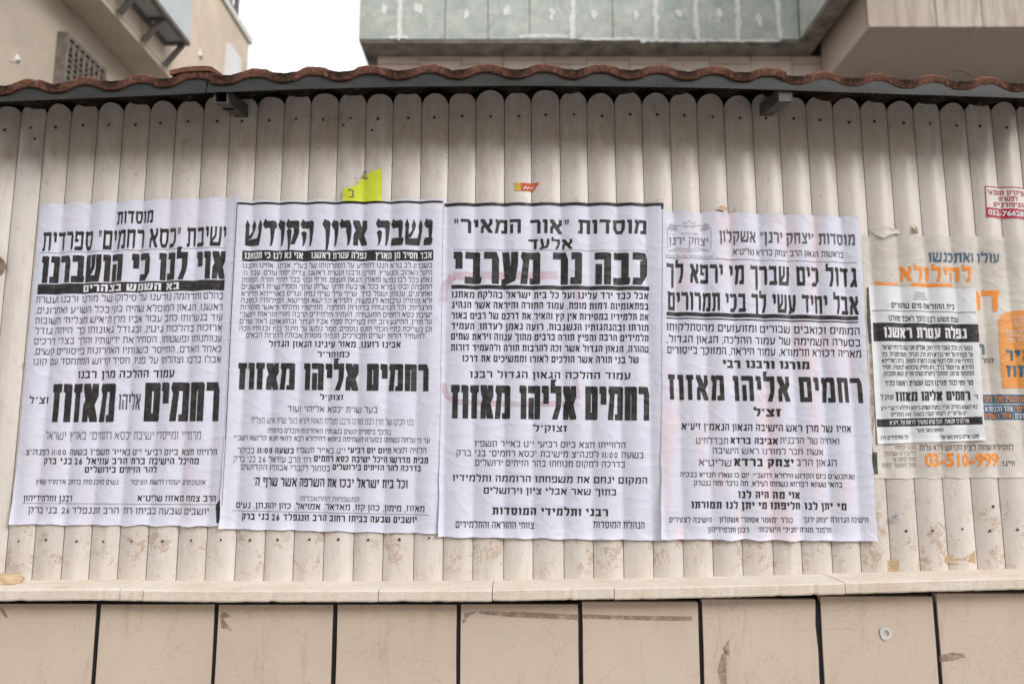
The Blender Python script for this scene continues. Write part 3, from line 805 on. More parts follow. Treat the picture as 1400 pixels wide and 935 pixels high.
p.text('רבני ותלמידי המוסדות', 673.5, 830.5, 694, 704, 'footer_text', 'ink', .045)
p.text('הנהלת המוסדות', 811, 880, 712.5, 721.5, 'footer_text', 'ink', .01)
p.text('צוותי ההוראה והתלמידים', 623.5, 730, 712.5, 721.5, '+signature', 'ink', .01)
p.line([(606, 414), (607, 395), (620, 379), (700, 378), (762, 378)], 11, 'red_bleed', 'pinkpaint', .0002); p.line([(787, 385), (790, 412)], 7, 'red_bleed', 'pinkpaint', .0002)
p.line([(607, 524), (609, 538), (622, 550), (700, 553), (790, 552)], 8, 'red_bleed', 'pinkpaint', .0002); p.line([(786, 516), (790, 547)], 7, 'red_bleed', 'pinkpaint', .0002)
p.finish()

# ------------------------------------------------------------------ poster 4
p = Poster('mourning_poster', 'large mourning poster with pale grey crest in its corner and reddish stains', 'poster',
           [(905, 290), (1171, 298), (1196, 739), (902, 736)], .0052, 'paper4', BIG, lift=.007, ragged=.005, seed=4)
p.sheet()
def arc(cx, cy, rx, ry, a0, a1, n=12): return [(cx+rx*math.cos(math.radians(lerp(a0, a1, i/n))), cy-ry*math.sin(math.radians(lerp(a0, a1, i/n)))) for i in range(n+1)]
c = 'crest'
p.line([(911, 317), (911.5, 341)], 1.1, c, 'ink_faint'); p.line([(970.5, 317), (970, 341)], 1.1, c, 'ink_faint')
p.line(arc(925, 316, 13, 6, 180, 20), 1.3, c, 'ink_faint'); p.line(arc(957, 316, 13, 6, 160, 0), 1.3, c, 'ink_faint')
p.line([(934, 312), (932.5, 305), (937, 309), (940.5, 303.5), (944, 309), (948.5, 305), (947, 312), (934, 312)], .9, c, 'ink_faint')
for sx, cx in ((1, 919), (-1, 962)):
    p.poly([(cx-5*sx, 316), (cx-6*sx, 311), (cx-3*sx, 307), (cx+1*sx, 308), (cx+2.5*sx, 312), (cx+6*sx, 314), (cx+5*sx, 317)], c, 'ink_faint')
p.text('יצחק ירנן', 914, 967, 326.5, 336.5, c, 'ink_grey', .012)
p.text('מוסדות תורה וחסד', 929, 952, 320.5, 323.5, c, 'ink_faint')
p.line(arc(927, 347, 14, 6, 160, 10), 1.0, c, 'ink_faint'); p.line(arc(954, 347, 14, 6, 170, 20), 1.0, c, 'ink_faint')
p.line([(940.5, 338), (940.5, 346)], 1.6, c, 'ink_faint'); p.line([(912, 345), (926, 343.5), (940.5, 347), (955, 343.5), (969, 345)], .9, c, 'ink_faint')
p.text('מוסדות התורה והחסד נוסדו בעיר אשקלון', 909, 973, 350.5, 353.5, c, 'ink_faint')
p.block('מוסדות "יצחק ירנן" אשקלון', 982, 1165.5, 320, 335, 'heading', 'ink_soft', .27, .22, True, .24)
p.text('בראשות הגאון הרב יצחק ברדא שליט״א', 1001, 1151, 344, 352, 'subheading', 'ink_soft', .008, smear=.06)
p.rect(908, 1168, 357, 357.8, 'border', 'ink_grey')
p.block('גדול כים שברך מי ירפא לך', 910, 1168, 365, 391, 'heading', 'ink', .33, .2, True, .22)
p.block('אבל יחיד עשי לך בכי תמרורים', 912, 1170, 403.5, 428.5, 'heading', 'ink', .33, .2, True, .22)
p.rect(910, 1170, 430.5, 436, 'border', 'ink'); p.rect(910, 1170, 438, 439.8, 'border', 'ink')
body(p, ['המומים וכואבים שבורים ומזועזעים מהסתלקותו', 'בסערה השמימה של עמוד ההלכה, הגאון הגדול,', 'מאריה דכולא תלמודא, עמוד היראה, המזוכך בייסורים'],
     [451, 467, 482], 910, 911, 1172, 1174, 9.5, weight=.006, mat='ink', smear=.06)
p.block('מורנו ורבנו רבי', 986, 1103.6, 494, 504.5, 'subheading', 'ink', .40, .24, False, .18)
p.block('רחמים אליהו מאזוז', 913, 1176, 515, 549, 'name', 'ink', .36, .19, False, .24, slant=-.08)
p.block('זצ״ל', 1028, 1065, 559, 569.5, 'name', 'ink', .36, .24, False, .18)
p.text('אחיו של מרן ראש הישיבה הגאון הנאמ״ן זיע״א', 931, 1161, 580.5, 589.5, 'footer_text', 'ink', .02)
p.text('ואחיה של הרבנית', 1064, 1144, 598.5, 607, 'footer_text', 'ink_soft'); p.text('אביבה ברדא', 997, 1061, 598.5, 607, 'footer_text', 'ink', .04); p.text('תבדלח״ט', 950, 993, 598.5, 607, 'footer_text', 'ink_soft')
p.text('אשת חבר למורנו ראש הישיבה', 973, 1123, 613, 621, 'footer_text', 'ink_soft', .004)
p.text('הגאון הרב', 1087, 1141, 628, 637, 'footer_text', 'ink_soft'); p.text('יצחק ברדא', 1002, 1083, 627, 637.4, 'footer_text', 'ink', .05); p.text('שליט״א', 954, 998, 628, 637, 'footer_text', 'ink_soft')
p.text('שנתבש״ם ביום הקדוש הילולא דרשב״י, יום בו שארו חבריא בבכיה', 929, 1166, 646.7, 653, 'footer_text', 'ink', .006)
p.text('בהאי שעתא דפרחא נשמתו לעילא, מה נדבר ומה נצטדק', 947, 1148, 657.7, 664.5, 'footer_text', 'ink', .006)
p.text('אוי מה היה לנו', 1008, 1092, 671.5, 681, 'footer_text', 'ink', .045)
p.text('מי יתן לנו חליפתו מי יתן לנו תמורתו', 943.7, 1154, 686, 695.5, 'footer_text', 'ink', .045)
p.text('הישיבה הגדולה ״יצחק ירנן״', 1096, 1184, 706.5, 713.5, '+signature', 'ink_soft', .02); p.text('כולל ״מאמר אסתר״ אשקלון', 982, 1081, 706.5, 713.5, 'footer_text', 'ink_soft', .02); p.text('הישיבה לצעירים', 913.6, 972, 706.5, 713.5, '+signature', 'ink_soft', .02)
p.text('תלמוד תורה ״חניכי הישיבות״', 1033, 1134.5, 720, 727, 'footer_text', 'ink_soft', .02); p.text('רבנן ותלמידיהון', 967, 1022, 720, 727, '+signature', 'ink_soft', .02)
p.finish()

# ------------------------------------------------------------------ old layered poster on the right
p = Poster('faded_poster', 'old faded cream poster with orange and teal lettering, partly torn, behind the small notice', 'poster',
           [(1176, 322), (1440, 326), (1450, 652), (1192, 654)], .0008, 'oldpaper', None, lift=.003, ragged=.006, seed=6)
p.sheet()
p.poly([(1183, 394), (1190, 396), (1192, 468), (1186, 470), (1183, 440)], '+border', 'olive', .0004)
p.poly([(1186, 470), (1193, 468), (1196, 560), (1190, 600)], 'border', 'glue', .0004)
p.poly([(1190, 618), (1197, 618), (1198, 648), (1191, 648)], '+border', 'olive', .0004)
p.block('עולו ואתכנשו', 1268, 1363, 347, 360, 'heading', 'teal', .27, .24, True, .2)
p.block('להילולא', 1229, 1325.4, 366, 386, 'orange_heading', 'orange', .3, .24, True, .22)
p.block('ד', 1341, 1364, 398, 427, 'orange_heading', 'orange', .3, .24, True)
p.block('ר', 1313, 1339, 399, 425, 'orange_heading', 'orange', .3, .24, True)
p.poly([(1194, 385), (1210, 388), (1226, 387.5), (1226, 391), (1197, 391)], 'orange_heading', 'orange'); p.poly([(1242, 388), (1300, 389), (1302, 393), (1244, 393)], 'orange_heading', 'orange')
p.block('ר', 1334, 1345, 471, 485, '+heading', 'teal', .4, .25); p.text('החל', 1341, 1356, 490, 497, '+heading', 'brown_ink', .02)
p.poly([(1361, 441), (1364, 433), (1371, 428.5), (1382, 425.5), (1400, 425), (1432, 426), (1434, 531), (1367, 531)], 'orange_panel', 'orange_sheet')
for i in range(3): p.text(('הילולא קדישא רבה', 'סעודת מצוה והדלקה', 'במעמד רבנים')[i], 1380+3*i, 1426, 434+i*5, 437+i*5, 'panel_text', 'white_ink', eps=.0008)
for i in range(3): p.text(('תפילות ושירה וזמרה', 'דברי תורה וחיזוק', 'ברוב עם הדרת מלך')[i], 1372+2*i, 1428, 452+i*6, 456+i*6, 'panel_text', 'white_ink', eps=.0008)
p.block('מאיר', 1372, 1426, 479, 494, 'panel_heading', 'teal', .36, .24, True, .2, eps=.0008); p.block('מאזוז', 1373, 1428, 500, 516, 'panel_heading', 'teal', .36, .24, True, .2, eps=.0008)
p.rect(1341, 1432, 539.6, 552, 'teal_band', 'teal'); p.rect(1341, 1432, 553.5, 574, 'teal_band', 'teal')
p.text('עמדות לרשות הנשים מכל רחבי', 1342, 1428, 542.5, 549.5, 'orange_text', 'orange', .01, eps=.0008)
p.text('אוהל הכנסת א', 1344, 1381, 556, 563, 'panel_text', 'white_ink', .01, eps=.0008); p.text('לימוד |', 1383, 1400, 556, 563, 'orange_text', 'orange', .01, eps=.0008)
p.text('אוהל נשים מי', 1342, 1379, 565.5, 572, 'orange_text', 'orange', .01, eps=.0008); p.text('כהנים |', 1381, 1402, 565.5, 572, 'panel_text', 'white_ink', .01, eps=.0008)
p.text('למסירת שמות לציון הקדוש ללא עלות', 1255, 1382, 608, 615.5, 'footer_text', 'brown_ink', .008)
p.text('03-510-999', 1262, 1364, 619, 637, 'phone_number', 'orange', .03, latin=True)
p.text('חייגו:', 1367, 1384, 630, 637, '+footer_text', 'brown_ink', .01)
for tx, a, y in (('הננו יפתח', 1222, 609), ('להעברת שמות', 1209, 617), ('החל מיום א׳', 1218, 625), ('וחול המועד פסח', 1205, 633)):
    p.text(tx, a, 1251, y, y+5.5, 'faint_text', 'fade_ink', .004)
p.finish()

# ------------------------------------------------------------------ small notice
p = Poster('death_notice', 'small white death notice with two black bands, on the faded orange and teal poster', 'notice',
           [(1186, 391), (1331, 396), (1344, 602), (1197, 607)], .0020, 'paper5', None, lift=.003, ragged=.001, seed=8)
p.sheet()
for k in range(4): p.line([(1248-k, 401+k*3), (1262+k*1.5, 401.3+k*3)], 1.0, 'crest', 'ink_grey')
p.text('בית ההוראה מים טהורים', 1216, 1303, 416, 423, 'heading', 'ink', .018)
p.rect(1191, 1331, 426.3, 427.1, 'border', 'ink')
p.text('שבת משוש לבנו נהפך לאבל מחולנו', 1212, 1309, 433.5, 440.5, 'heading', 'ink', .01)
p.rect(1192.6, 1335, 443, 467.7, 'black_band', 'ink')
p.block('נפלה עטרת ראשנו', 1206, 1318.6, 449, 463, 'reversed_heading', 'white_ink', .38, .24, False, .16, eps=.0008)
body(p, ['בצער רב ובלב נשבר ודוי כואב, אבלים אנו עם כל בית ישראל,', 'על פטירתו של האי גברא רבא, הרב הגדול, מעוז ומגדול, בקי',
         'בחדרי תורה, תוכו רצוף אהבה בישרה ותומה, גריס באורייתא', 'תדירא, עניו ושפל ברך, ולא מחזיק טיבותא לנפשיה, חסיד', 'המתחסד עם קונו, המזוכך בייסורים קשים ומרים, הגאון המובהק,'],
     [476, 485.2, 494, 502.6, 511.2], 1203, 1205.5, 1326, 1328, 5.8, weight=.008, mat='ink')
p.text('מר חמי כבוד מורנו ורבנו ועטרת ראשנו כה״ר', 1208, 1327, 520.5, 527.5, 'subheading', 'ink', .02)
p.block('רחמים אליהו מאזוז', 1221.6, 1324, 535.5, 548, 'name', 'ink', .42, .2, False, .16); p.text('זצוק״ל', 1203, 1219, 540, 546.5, 'name', 'ink', .01); p.text('ר׳', 1328, 1333, 540, 546, 'name', 'ink', .01)
p.text('בא השמש בצהרים, ועלה בסערה השמים ביומא דהילולא דרשב״י זי״ע', 1203.6, 1332.5, 554.5, 560, 'footer_text', 'ink', .004)
p.text('יום שלישי י״ג לעומר תשפ״ו בשעה 3:00 בצהריים', 1216, 1320, 563, 568.4, 'footer_text', 'ink', .004)
p.rect(1196.7, 1339.7, 571.5, 582, 'black_band', 'ink')
p.text('אוי לנו כי חטאנו, חבל שלא נמשיך לראות עוד, זיע״א', 1214, 1323, 574, 579.5, 'reversed_heading', 'white_ink', .025, eps=.0008)
p.text('החותם בכאב וצער', 1251, 1287.6, 585.8, 590.5, 'footer_text', 'ink', .008)
p.text('חתנו אליהו בנימין מאראל', 1285, 1335, 594.6, 599.8, 'footer_text', 'ink', .008); p.text('וכל התלמידים הי״ו', 1203, 1240, 595.5, 600.5, '+signature', 'ink', .008)
p.finish()

# ------------------------------------------------------------------ red sticker, yellow scrap, orange scrap
p = Poster('phone_sticker', 'small white sticker with dark red frame and red phone band at the right edge', 'sticker',
           [(1343, 256), (1404, 258), (1406, 302), (1345, 299)], .0006, 'sticker', None, seed=9)
p.sheet()
p.line([(1343.5, 256.8), (1404, 258.8)], 1.3, 'border', 'red'); p.line([(1344, 256), (1346, 299)], 1.4, 'border', 'red')
p.text('הפיתרון הטבעי', 1347, 1403, 262, 268.3, 'sticker_text', 'red', .028); p.text('לפטרת', 1364, 1388, 270.5, 276.5, 'sticker_text', 'red', .028); p.text('הציפורניים', 1356, 1398, 278.5, 284.5, 'sticker_text', 'red', .028)
p.rect(1345.5, 1405.5, 286.5, 300, 'red_band', 'red'); p.text('052-766282', 1347.5, 1403, 289.5, 296.5, 'phone_number', 'white_ink', .03, latin=True, eps=.0008)
p.finish()

p = Poster('yellow_note', 'torn fluorescent yellow scrap of paper stuck over the top edge of a poster', 'paper scrap',
           [(470, 261), (523, 233), (523, 277.5), (470, 277.5)], .0050, 'yellow', None, lift=.002, seed=10)
p.edge = [(0, 0), (.15, 2.5), (.34, 5), (.44, 0), (.54, -4.5), (.75, -3), (1, 0)]
p.sheet()
p.line([(478.5, 260), (484, 260), (484, 271), (479, 271)], 1.6, 'lettering', 'ink_soft'); p.line([(478.5, 258.5), (478.5, 262)], 1.4, 'lettering', 'ink_soft')
p.line(arc(500.5, 246, 3.6, 4.0, 60, 330, 14), 1.5, 'ring_mark', 'ink_soft'); p.line([(500.5, 244.5), (500.5, 248)], 1.3, 'ring_mark', 'ink_soft')
p.finish()
p = Poster('orange_strip', 'tiny torn strip, yellow and orange with white letters, stuck on the bare slats', 'sticker',
           [(703, 252), (738, 251), (730, 262), (704, 263)], .0005, 'orange_sheet', None, seed=11)
p.sheet()
p.poly([(703.3, 252.3), (712, 252), (712, 262.8), (704, 263)], 'yellow_end', simple('warm_yellow', (.72, .50, .10)), .0003)
p.poly([(712, 252), (737, 251.3), (729.5, 261.7), (712, 262.6)], 'red_end', simple('orange_red', (.66, .15, .06)), .0003)
p.line([(715, 258), (717, 260), (719, 256), (721, 260), (723, 257), (726, 259), (730, 256)], 1.0, 'lettering', 'white_ink', .0006)
p.finish()

# torn bits hanging from the fence
def scrap(name, label, cat, pts, layer, mat, curl=.004):
    q = [Vector(p) for p in pts]; cx = sum(p.x for p in q)/len(q); cy = sum(p.y for p in q)/len(q)
    c0 = atY(cx, cy); vs = []
    n = len(q)
    for ring in (1, .6, .25):
        for i, p in enumerate(q):
            x, y = lerp(cx, p.x, ring), lerp(cy, p.y, ring); w3 = atY(x, y)
            vs.append((w3.x, -(surf(w3.x, w3.z)+layer+curl*ring*abs(noise.noise(Vector((x*.2, y*.2, 3))))*2), w3.z))
    vs.append((c0.x, -(surf(c0.x, c0.z)+layer), c0.z)); fs = []
    for a in range(2):
        for i in range(n): fs.append((a*n+i, a*n+(i+1) % n, (a+1)*n+(i+1) % n, (a+1)*n+i))
    for i in range(n): fs.append((2*n+i, 2*n+(i+1) % n, 3*n))
    o = part(name, vs, fs, mat, None, smooth=True, origin=(c0.x, -.006, c0.z)); tag(o, label, cat)
    return o
scrap('torn_paper', 'curled brownish flap of torn paper at the top of the faded poster', 'paper scrap',
      [(1188, 314), (1198, 311), (1212, 313), (1226, 315), (1230, 320), (1215, 323), (1204, 328), (1194, 322)], .002, 'oldpaper', .012)
scrap('torn_paper', 'small pointed paper tear standing off the slats right of the curled flap', 'paper scrap',
      [(1244, 309), (1250, 312), (1255, 320), (1248, 318)], .002, 'tan', .01)
scrap('torn_paper', 'scrap of torn brown paper above the crested poster', 'paper scrap',
      [(978, 288), (984, 284), (992, 285), (993, 290), (985, 290)], .0062, 'tan', .006)
scrap('torn_paper', 'tiny white curl of paper hanging below the faded poster', 'paper scrap',
      [(1216, 704), (1222, 702), (1226, 712), (1218, 709)], .003, 'paper5', .01)
scrap('yellow_dot', 'tiny yellow sticker speck between the two right big posters', 'sticker',
      [(902, 681), (906, 681), (906.5, 684.5), (902, 685)], .0065, 'yellow', .0005)
scrap('torn_paper', 'brown torn flap of old paper at the far left edge of the slats', 'paper scrap',
      [(-8, 346), (3, 350), (9, 358), (12, 366), (4, 377), (-4, 374), (-10, 362)], .002, 'flap', .012)
tb = [(('patch of tan paper residue at a slat foot', [(1212, 765), (1227, 764), (1229, 786), (1213, 788)])), ('low tan strip of paper residue across two slats', [(1290, 760), (1333, 752), (1333, 770), (1312, 771), (1290, 768)])]
for lb, pts in tb: scrap('paper_residue', lb, 'residue', pts, .0001, 'glue_tan', .0001)

# ================================================================== LEDGE
LB = [(-120, 822), (0, 822), (120, 821), (300, 822.5), (700, 822), (900, 818), (1150, 812), (1400, 805.5), (1520, 801)]   # lower lip edge in the photo
ledge = thing('stone_ledge', 'cream limestone ledge running along the foot of the slats', 'ledge', (0, -.07, 1.26))
YF = -.125
joints = [-150, 163, 195, 517, 673, 840, 1156, 1560]
for a, b in zip(joints, joints[1:]):
    mb = MB(); n = max(4, int((b-a)/6)); rows = []
    rj = rr.uniform(-.001, .001)
    for i in range(n+1):
        x = lerp(a, b, i/n)
        e = 0
        pf = atY(x, interp(LB, x), YF); zb = pf.z + rj
        X = pf.x + (.0008 if i == 0 else (-.0008 if i == n else 0))
        nz = noise.noise(Vector((X*28, a*.1, 0))); nz2 = noise.noise(Vector((X*90, a*.1, 4)))
        chip = max(0, nz-.35)*.012
        th = .0235
        y1 = YF + .0012*nz2 + chip*.4
        rows.append([(X, .03, zb+.001), (X, y1+.002, zb+.0007*nz2+chip*.6), (X, y1, zb+.003+chip), (X, y1, zb+th-.003-chip*.3), (X, y1+.003, zb+th), (X, -.03, zb+th+.002), (X, .03, zb+th+.002)])
    k = 7; vs = [v for r in rows for v in r]; fs = []
    for i in range(n):
        for j in range(k): fs.append((i*k+j, (i+1)*k+j, (i+1)*k+(j+1) % k, i*k+(j+1) % k))
    fs.append(tuple(range(k))); fs.append(tuple(n*k+j for j in range(k-1, -1, -1)))
    mb.add(vs, fs); mb.build('coping_slab', 'ledge', ledge)
# ================================================================== LOW WALL of beige slabs
lw = thing('slab_wall', 'low wall of large beige stone slabs with black vertical joints under the ledge', 'wall', (0, -.05, 0))
jx = [-195, -30, 133, 295, 458.5, 627, 793.5, 958, 1120, 1280, 1440, 1600]
YW = -.088
mb = MB(); JX = []
for a in jx: JX.append(atY(a, 850, YW).x)
for a, b in zip(JX, JX[1:]):
    xm = (a+b)/2; px = 700 + (xm)*F/(1.78)
    zt = atY(px, interp(LB, px)+2.0, YW).z - .003
    def edge(x, k): 
        pts = []
        for i in range(25):
            z = lerp(.0, zt, i/24) if k else lerp(0, zt, i/24)
            d = .0009*noise.noise(Vector((x*9, z*14, k))) + .0016*noise.noise(Vector((x*9, z*2.2, k+5)))
            ch = max(0, noise.noise(Vector((x*9, z*26, k+9)))-.42)*.016
            pts.append((x + d + (ch if k == 0 else -ch), YW, z))
        return pts
    mb.prism(edge(b-.0050, 1) + edge(a+.0050, 0)[::-1], (0, .02, 0))
mb.build('slab_facing', 'slab', lw, bevel=.0009)
mb = MB(); mb.box(JX[0], YW+.004, 0, JX[-1], .10, 1.262)
mb.build('joint_backing', 'grout', lw)
def decal(mb, pts, y, dy=.0008):
    mb.add([Vector((v.x, y-dy, v.z)) for v in [atY(a, b, y) for a, b in pts]], [tuple(range(len(pts)))])
mb = MB()
decal(mb, [(632, 849), (636, 838), (655, 834), (640, 843), (634, 852)], YW)
decal(mb, [(655, 835), (720, 836), (792, 840), (791, 847), (700, 843), (656, 839)], YW)
decal(mb, [(796, 839), (850, 841), (946, 842), (947, 848), (900, 848), (797, 845)], YW)
decal(mb, [(985, 935), (981, 915), (987, 893), (994, 888), (993, 905), (994, 935)], YW); decal(mb, [(988, 885), (994, 877), (997, 872), (997, 898), (990, 892)], YW)
decal(mb, [(1283, 896), (1300, 891), (1318, 893), (1320, 898), (1300, 903), (1284, 904)], YW)
decal(mb, [(301, 840), (306, 836), (318, 842), (305, 845), (318, 862), (303, 858)], YW); decal(mb, [(0, 830), (5, 832), (12, 845), (6, 842)], YW)
mb.build('tape_residue', 'glue', lw)
ring = MB(); cpt = atY(1211, 865, YW); n = 18; vs = []
for r in (.0135, .0058):
    for y in (0, -.0012):
        for j in range(n):
            t = 2*math.pi*j/n; rr2 = r*(1+.08*math.sin(3*t+1)) if r > .01 else r
            vs.append((cpt.x + (rr2*math.cos(t)), YW-.0012+y, cpt.z + rr2*math.sin(t)))
fs = []
for j in range(n):
    k = (j+1) % n
    fs += [(n+j, n+k, 3*n+k, 3*n+j), (j, k, n+k, n+j), (2*n+j, 2*n+k, 3*n+k, 3*n+j)]
ring.add(vs, fs); tag(ring.build('ring_sticker', 'whitebit', None, origin=(cpt.x, YW-.0012, cpt.z)), 'small round white ring stuck on a beige slab', 'sticker')
# tan scrap lying on the ledge
bm = bmesh.new(); bmesh.ops.create_icosphere(bm, subdivisions=4, radius=1)
c0 = atY(6, 797.5, -.05)
for v in bm.verts:
    d = 1+.35*noise.noise(v.co*1.7)+.12*noise.noise(v.co*6)
    v.co = Vector((v.co.x*.038*d, v.co.y*.028*d, max(-.2, v.co.z)*.017*d))
me = bpy.data.meshes.new('crumpled_scrap'); bm.to_mesh(me); bm.free(); me.materials.append(M['tan'])
for f in me.polygons: f.use_smooth = True
o = bpy.data.objects.new('crumpled_scrap', me); sc.collection.objects.link(o); o.location = (c0.x, -.045, atY(6, interp(LB, 6), YF).z + .0235+.005)
tag(o, 'crumpled tan scrap lying on the left end of the stone ledge', 'scrap')

# ================================================================== TILED EAVE
YE = -.155
roof = thing('tiled_canopy', 'narrow canopy of wavy terracotta tiles with grey metal fascia over the fence', 'canopy roof', (0, 0, 2.4))
crests = [-120, -40, 37, 113, 190, 261, 348, 427, 504, 588, 664, 746, 822, 902, 979, 1054, 1130, 1205, 1280, 1356, 1432, 1508]
def wave(px):
    """0 at trough, 1 at crest: rounded crest, wide trough"""
    for a, b in zip(crests, crests[1:]):
        if a <= px <= b:
            t = (px-a)/(b-a); c = .5+.5*math.cos(2*math.pi*t); c = lerp(c, c*c*(3-2*c), .6); return c, t
    return 0, .5
SL = math.tan(math.radians(13))
def eave_z(px, dy_px): 
    return atY(px, interp(EAVE, px)+dy_px, YE)
mb = MB(); stain_shade = []
segs = [(-118, 292, 0, 0.0), (286, 1076, .0015, .0), (1072, 1500, -.001, .004)]
for si, (a, b, dz, dyy) in enumerate(segs):
    n = int((b-a)/1.6); k0 = len(mb.v); vs = []; fs = []
    depths = [0, .006, .06, .2, .5, .95]
    K = 2*len(depths)
    for i in range(n+1):
        px = lerp(a, b, i/n); wv, t = wave(px)
        base = eave_z(px, -10.5)
        sag = interp([(200, 0), (262, 3.5), (292, 6)], px)*.0012 if si == 0 and px > 200 else 0
        zl = base.z + dz + wv*.0155 + .0012*noise.noise(Vector((px*.12, 3, si))) + max(0, sag)
        th = .0225 + .0025*noise.noise(Vector((px*.08, 8, si))) - .002*wv
        rough = .0012*noise.noise(Vector((px*.2, 1, si))); rz = .0010*noise.noise(Vector((px*.45, 6, si))); rz2 = .0013*noise.noise(Vector((px*.5, 26, si)))
        for j, d in enumerate(depths):       # underside, front to back
            vs.append((base.x, YE + dyy + d + (rough if j < 2 else 0) + (.003 if j == 0 else 0), zl + d*SL + (.003+rz if j == 0 else 0)))
        for j, d in reversed(list(enumerate(depths))):
            vs.append((base.x, YE + dyy + d + (rough if j < 2 else 0), zl + th + d*SL - (.004-rz2 if j == 0 else -rz2 if j == 1 else 0)))
        for j in range(K): stain_shade.append(1.0 if 2 <= j < len(depths) else max(0, 1-wv*1.35)*(.45 if j < 2 else 1))  # undersides darkened fully to paint in shade; trough edges carry moss
    for i in range(n):
        for j in range(K): fs.append((i*K+j, (i+1)*K+j, (i+1)*K+(j+1) % K, i*K+(j+1) % K))
    fs.append(tuple(range(K))); fs.append(tuple(n*K+j for j in range(K-1, -1, -1)))
    mb.add(vs, fs)
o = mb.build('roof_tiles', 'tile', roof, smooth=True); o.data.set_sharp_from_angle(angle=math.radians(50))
at = o.data.attributes.new('stain_shade', 'FLOAT', 'POINT'); at.data.foreach_set('value', stain_shade)
# loose raised tile at the joint
mb = MB(); n = 24; vs = []; fs = []
for i in range(n+1):
    px = lerp(233, 290, i/n); b = eave_z(px, -24 - 6.5*math.sin(math.pi*min(1, .12+.62*i/n))); t = .011
    for (d, zz) in ((0, 0), (.35, .35*SL), (.35, .35*SL+t), (0, t)): vs.append((b.x, YE-.004+d, b.z+zz+.001*noise.noise(Vector((px*.3, 2, 7)))))
for i in range(n):
    for j in range(4): fs.append((i*4+j, (i+1)*4+j, (i+1)*4+(j+1) % 4, i*4+(j+1) % 4))
fs.append((0, 1, 2, 3)); fs.append((n*4+3, n*4+2, n*4+1, n*4)); mb.add(vs, fs)
mb.build('cracked_tile', 'tile', roof, smooth=False)
# fascia: L-shaped metal strip under the tiles
YA = YE + .0075
for a, b in ((-118, 281), (283, 1500)):
    mb = MB(); n = int((b-a)/20); rows = []
    for i in range(n+1):
        px = lerp(a, b, i/n); q = atY(px, interp(EAVE, px), YA); up = .036
        s_ = .0008*noise.noise(Vector((px*.01, 1, 1)))
        rows.append([(q.x, YA+s_, q.z+.002), (q.x, YA-.003+s_, q.z), (q.x, YA-.0035+s_, q.z+.009), (q.x, YA+.0015+s_, q.z+.0105), (q.x, YA+.001+s_, q.z+up), (q.x, YA+.004, q.z+up), (q.x, YA+.004+s_, q.z+.002)])
    k = 7; vs = [v for r in rows for v in r]; fs = []
    for i in range(n):
        for j in range(k): fs.append((i*k+j, (i+1)*k+j, (i+1)*k+(j+1) % k, i*k+(j+1) % k))
    fs.append(tuple(range(k))); fs.append(tuple(n*k+j for j in range(k-1, -1, -1)))
    mb.add(vs, fs); mb.build('fascia', 'zinc', roof)
# bracket tubes
def bracket(pxc, pyc, wpx, ye, capped):
    c = atY(pxc, pyc, ye); wd = wpx/F*(ye+D)*1.02; h = wd/2; t = .0022
    mb = MB(); L = .14; dz = L*math.tan(math.radians(11))
    def ring(r, y, z): return [(c.x-r, y, c.z+z-r), (c.x+r, y, c.z+z-r), (c.x+r, y, c.z+z+r), (c.x-r, y, c.z+z+r)]
    o0, o1 = ring(h, ye, 0), ring(h, ye+L, dz); i0, i1 = ring(h-t, ye, 0), ring(h-t, ye+L, dz)
    vs = o0+o1+i0+i1; fs = []
    for j in range(4):
        k = (j+1) % 4; fs += [(j, k, 4+k, 4+j), (8+k, 8+j, 12+j, 12+k), (j, 8+j, 8+k, k)]
    if capped: vs += ring(h-t, ye+.001, 0); fs.append((16, 17, 18, 19))
    mb.add(vs, fs); b = mb.build('bracket_tube', 'tube', roof)
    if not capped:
        m2 = MB(); m2.add(ring(h-t-.0002, ye+.05, .003), [(0, 1, 2, 3)]); m2.build('tube_inside_sheet', 'tube_in', b)  # near-black sheet set back inside the open tube end
bracket(302, 132, 19.5, -.145, False)
bracket(1074, 130, 19, -.145, True)
# dark walls added behind the fence so no sky light leaks through
sky_block = thing('sky_block', 'added dark walls behind the slats that keep sky light out of the gap', 'sky_block', (0, .5, 0))
mb = MB(); mb.box(-1.75, .88, 0, 1.75, .93, 2.56); mb.box(-1.75, .12, 0, -1.70, .88, 2.34); mb.box(1.70, .12, 0, 1.75, .88, 2.34)
mb.build('sky_block_wall', 'sky_block', sky_block)
# wire loop above the tiles
mb = MB(); pts = []
for i in range(15):
    t = i/14; pts.append(atY(1293+t*36, 106 - 9*math.sin(math.pi*min(1, t*1.02))**.7, -.02))
mb.tube(pts, .0011, 6); tag(mb.build('wire_loop', 'wire', None, smooth=True, origin=pts[0]), 'thin dark wire loop sticking up behind the tiles at right', 'wire')

# ================================================================== LEFT APARTMENT BUILDING (facade runs away from the street)
XL = -3.0
lb = thing('apartment_building', 'beige stucco apartment building with grilled window and steel balcony box behind the left roof', 'building', (XL, 4, 0))
A = atX(178, 97, XL); zA = A.z
B = atZ(225, 98, zA); XB = B.x
Cn = atX(271, 50, XB)
yc = Cn.y; y0 = .9
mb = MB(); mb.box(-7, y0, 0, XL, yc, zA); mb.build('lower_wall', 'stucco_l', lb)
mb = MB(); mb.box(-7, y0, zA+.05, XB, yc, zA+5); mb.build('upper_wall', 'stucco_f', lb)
mb = MB(); mb.box(-7, y0, zA+.001, XB-.004, yc-.003, zA+.0495); mb.build('soffit', 'soffit', lb)
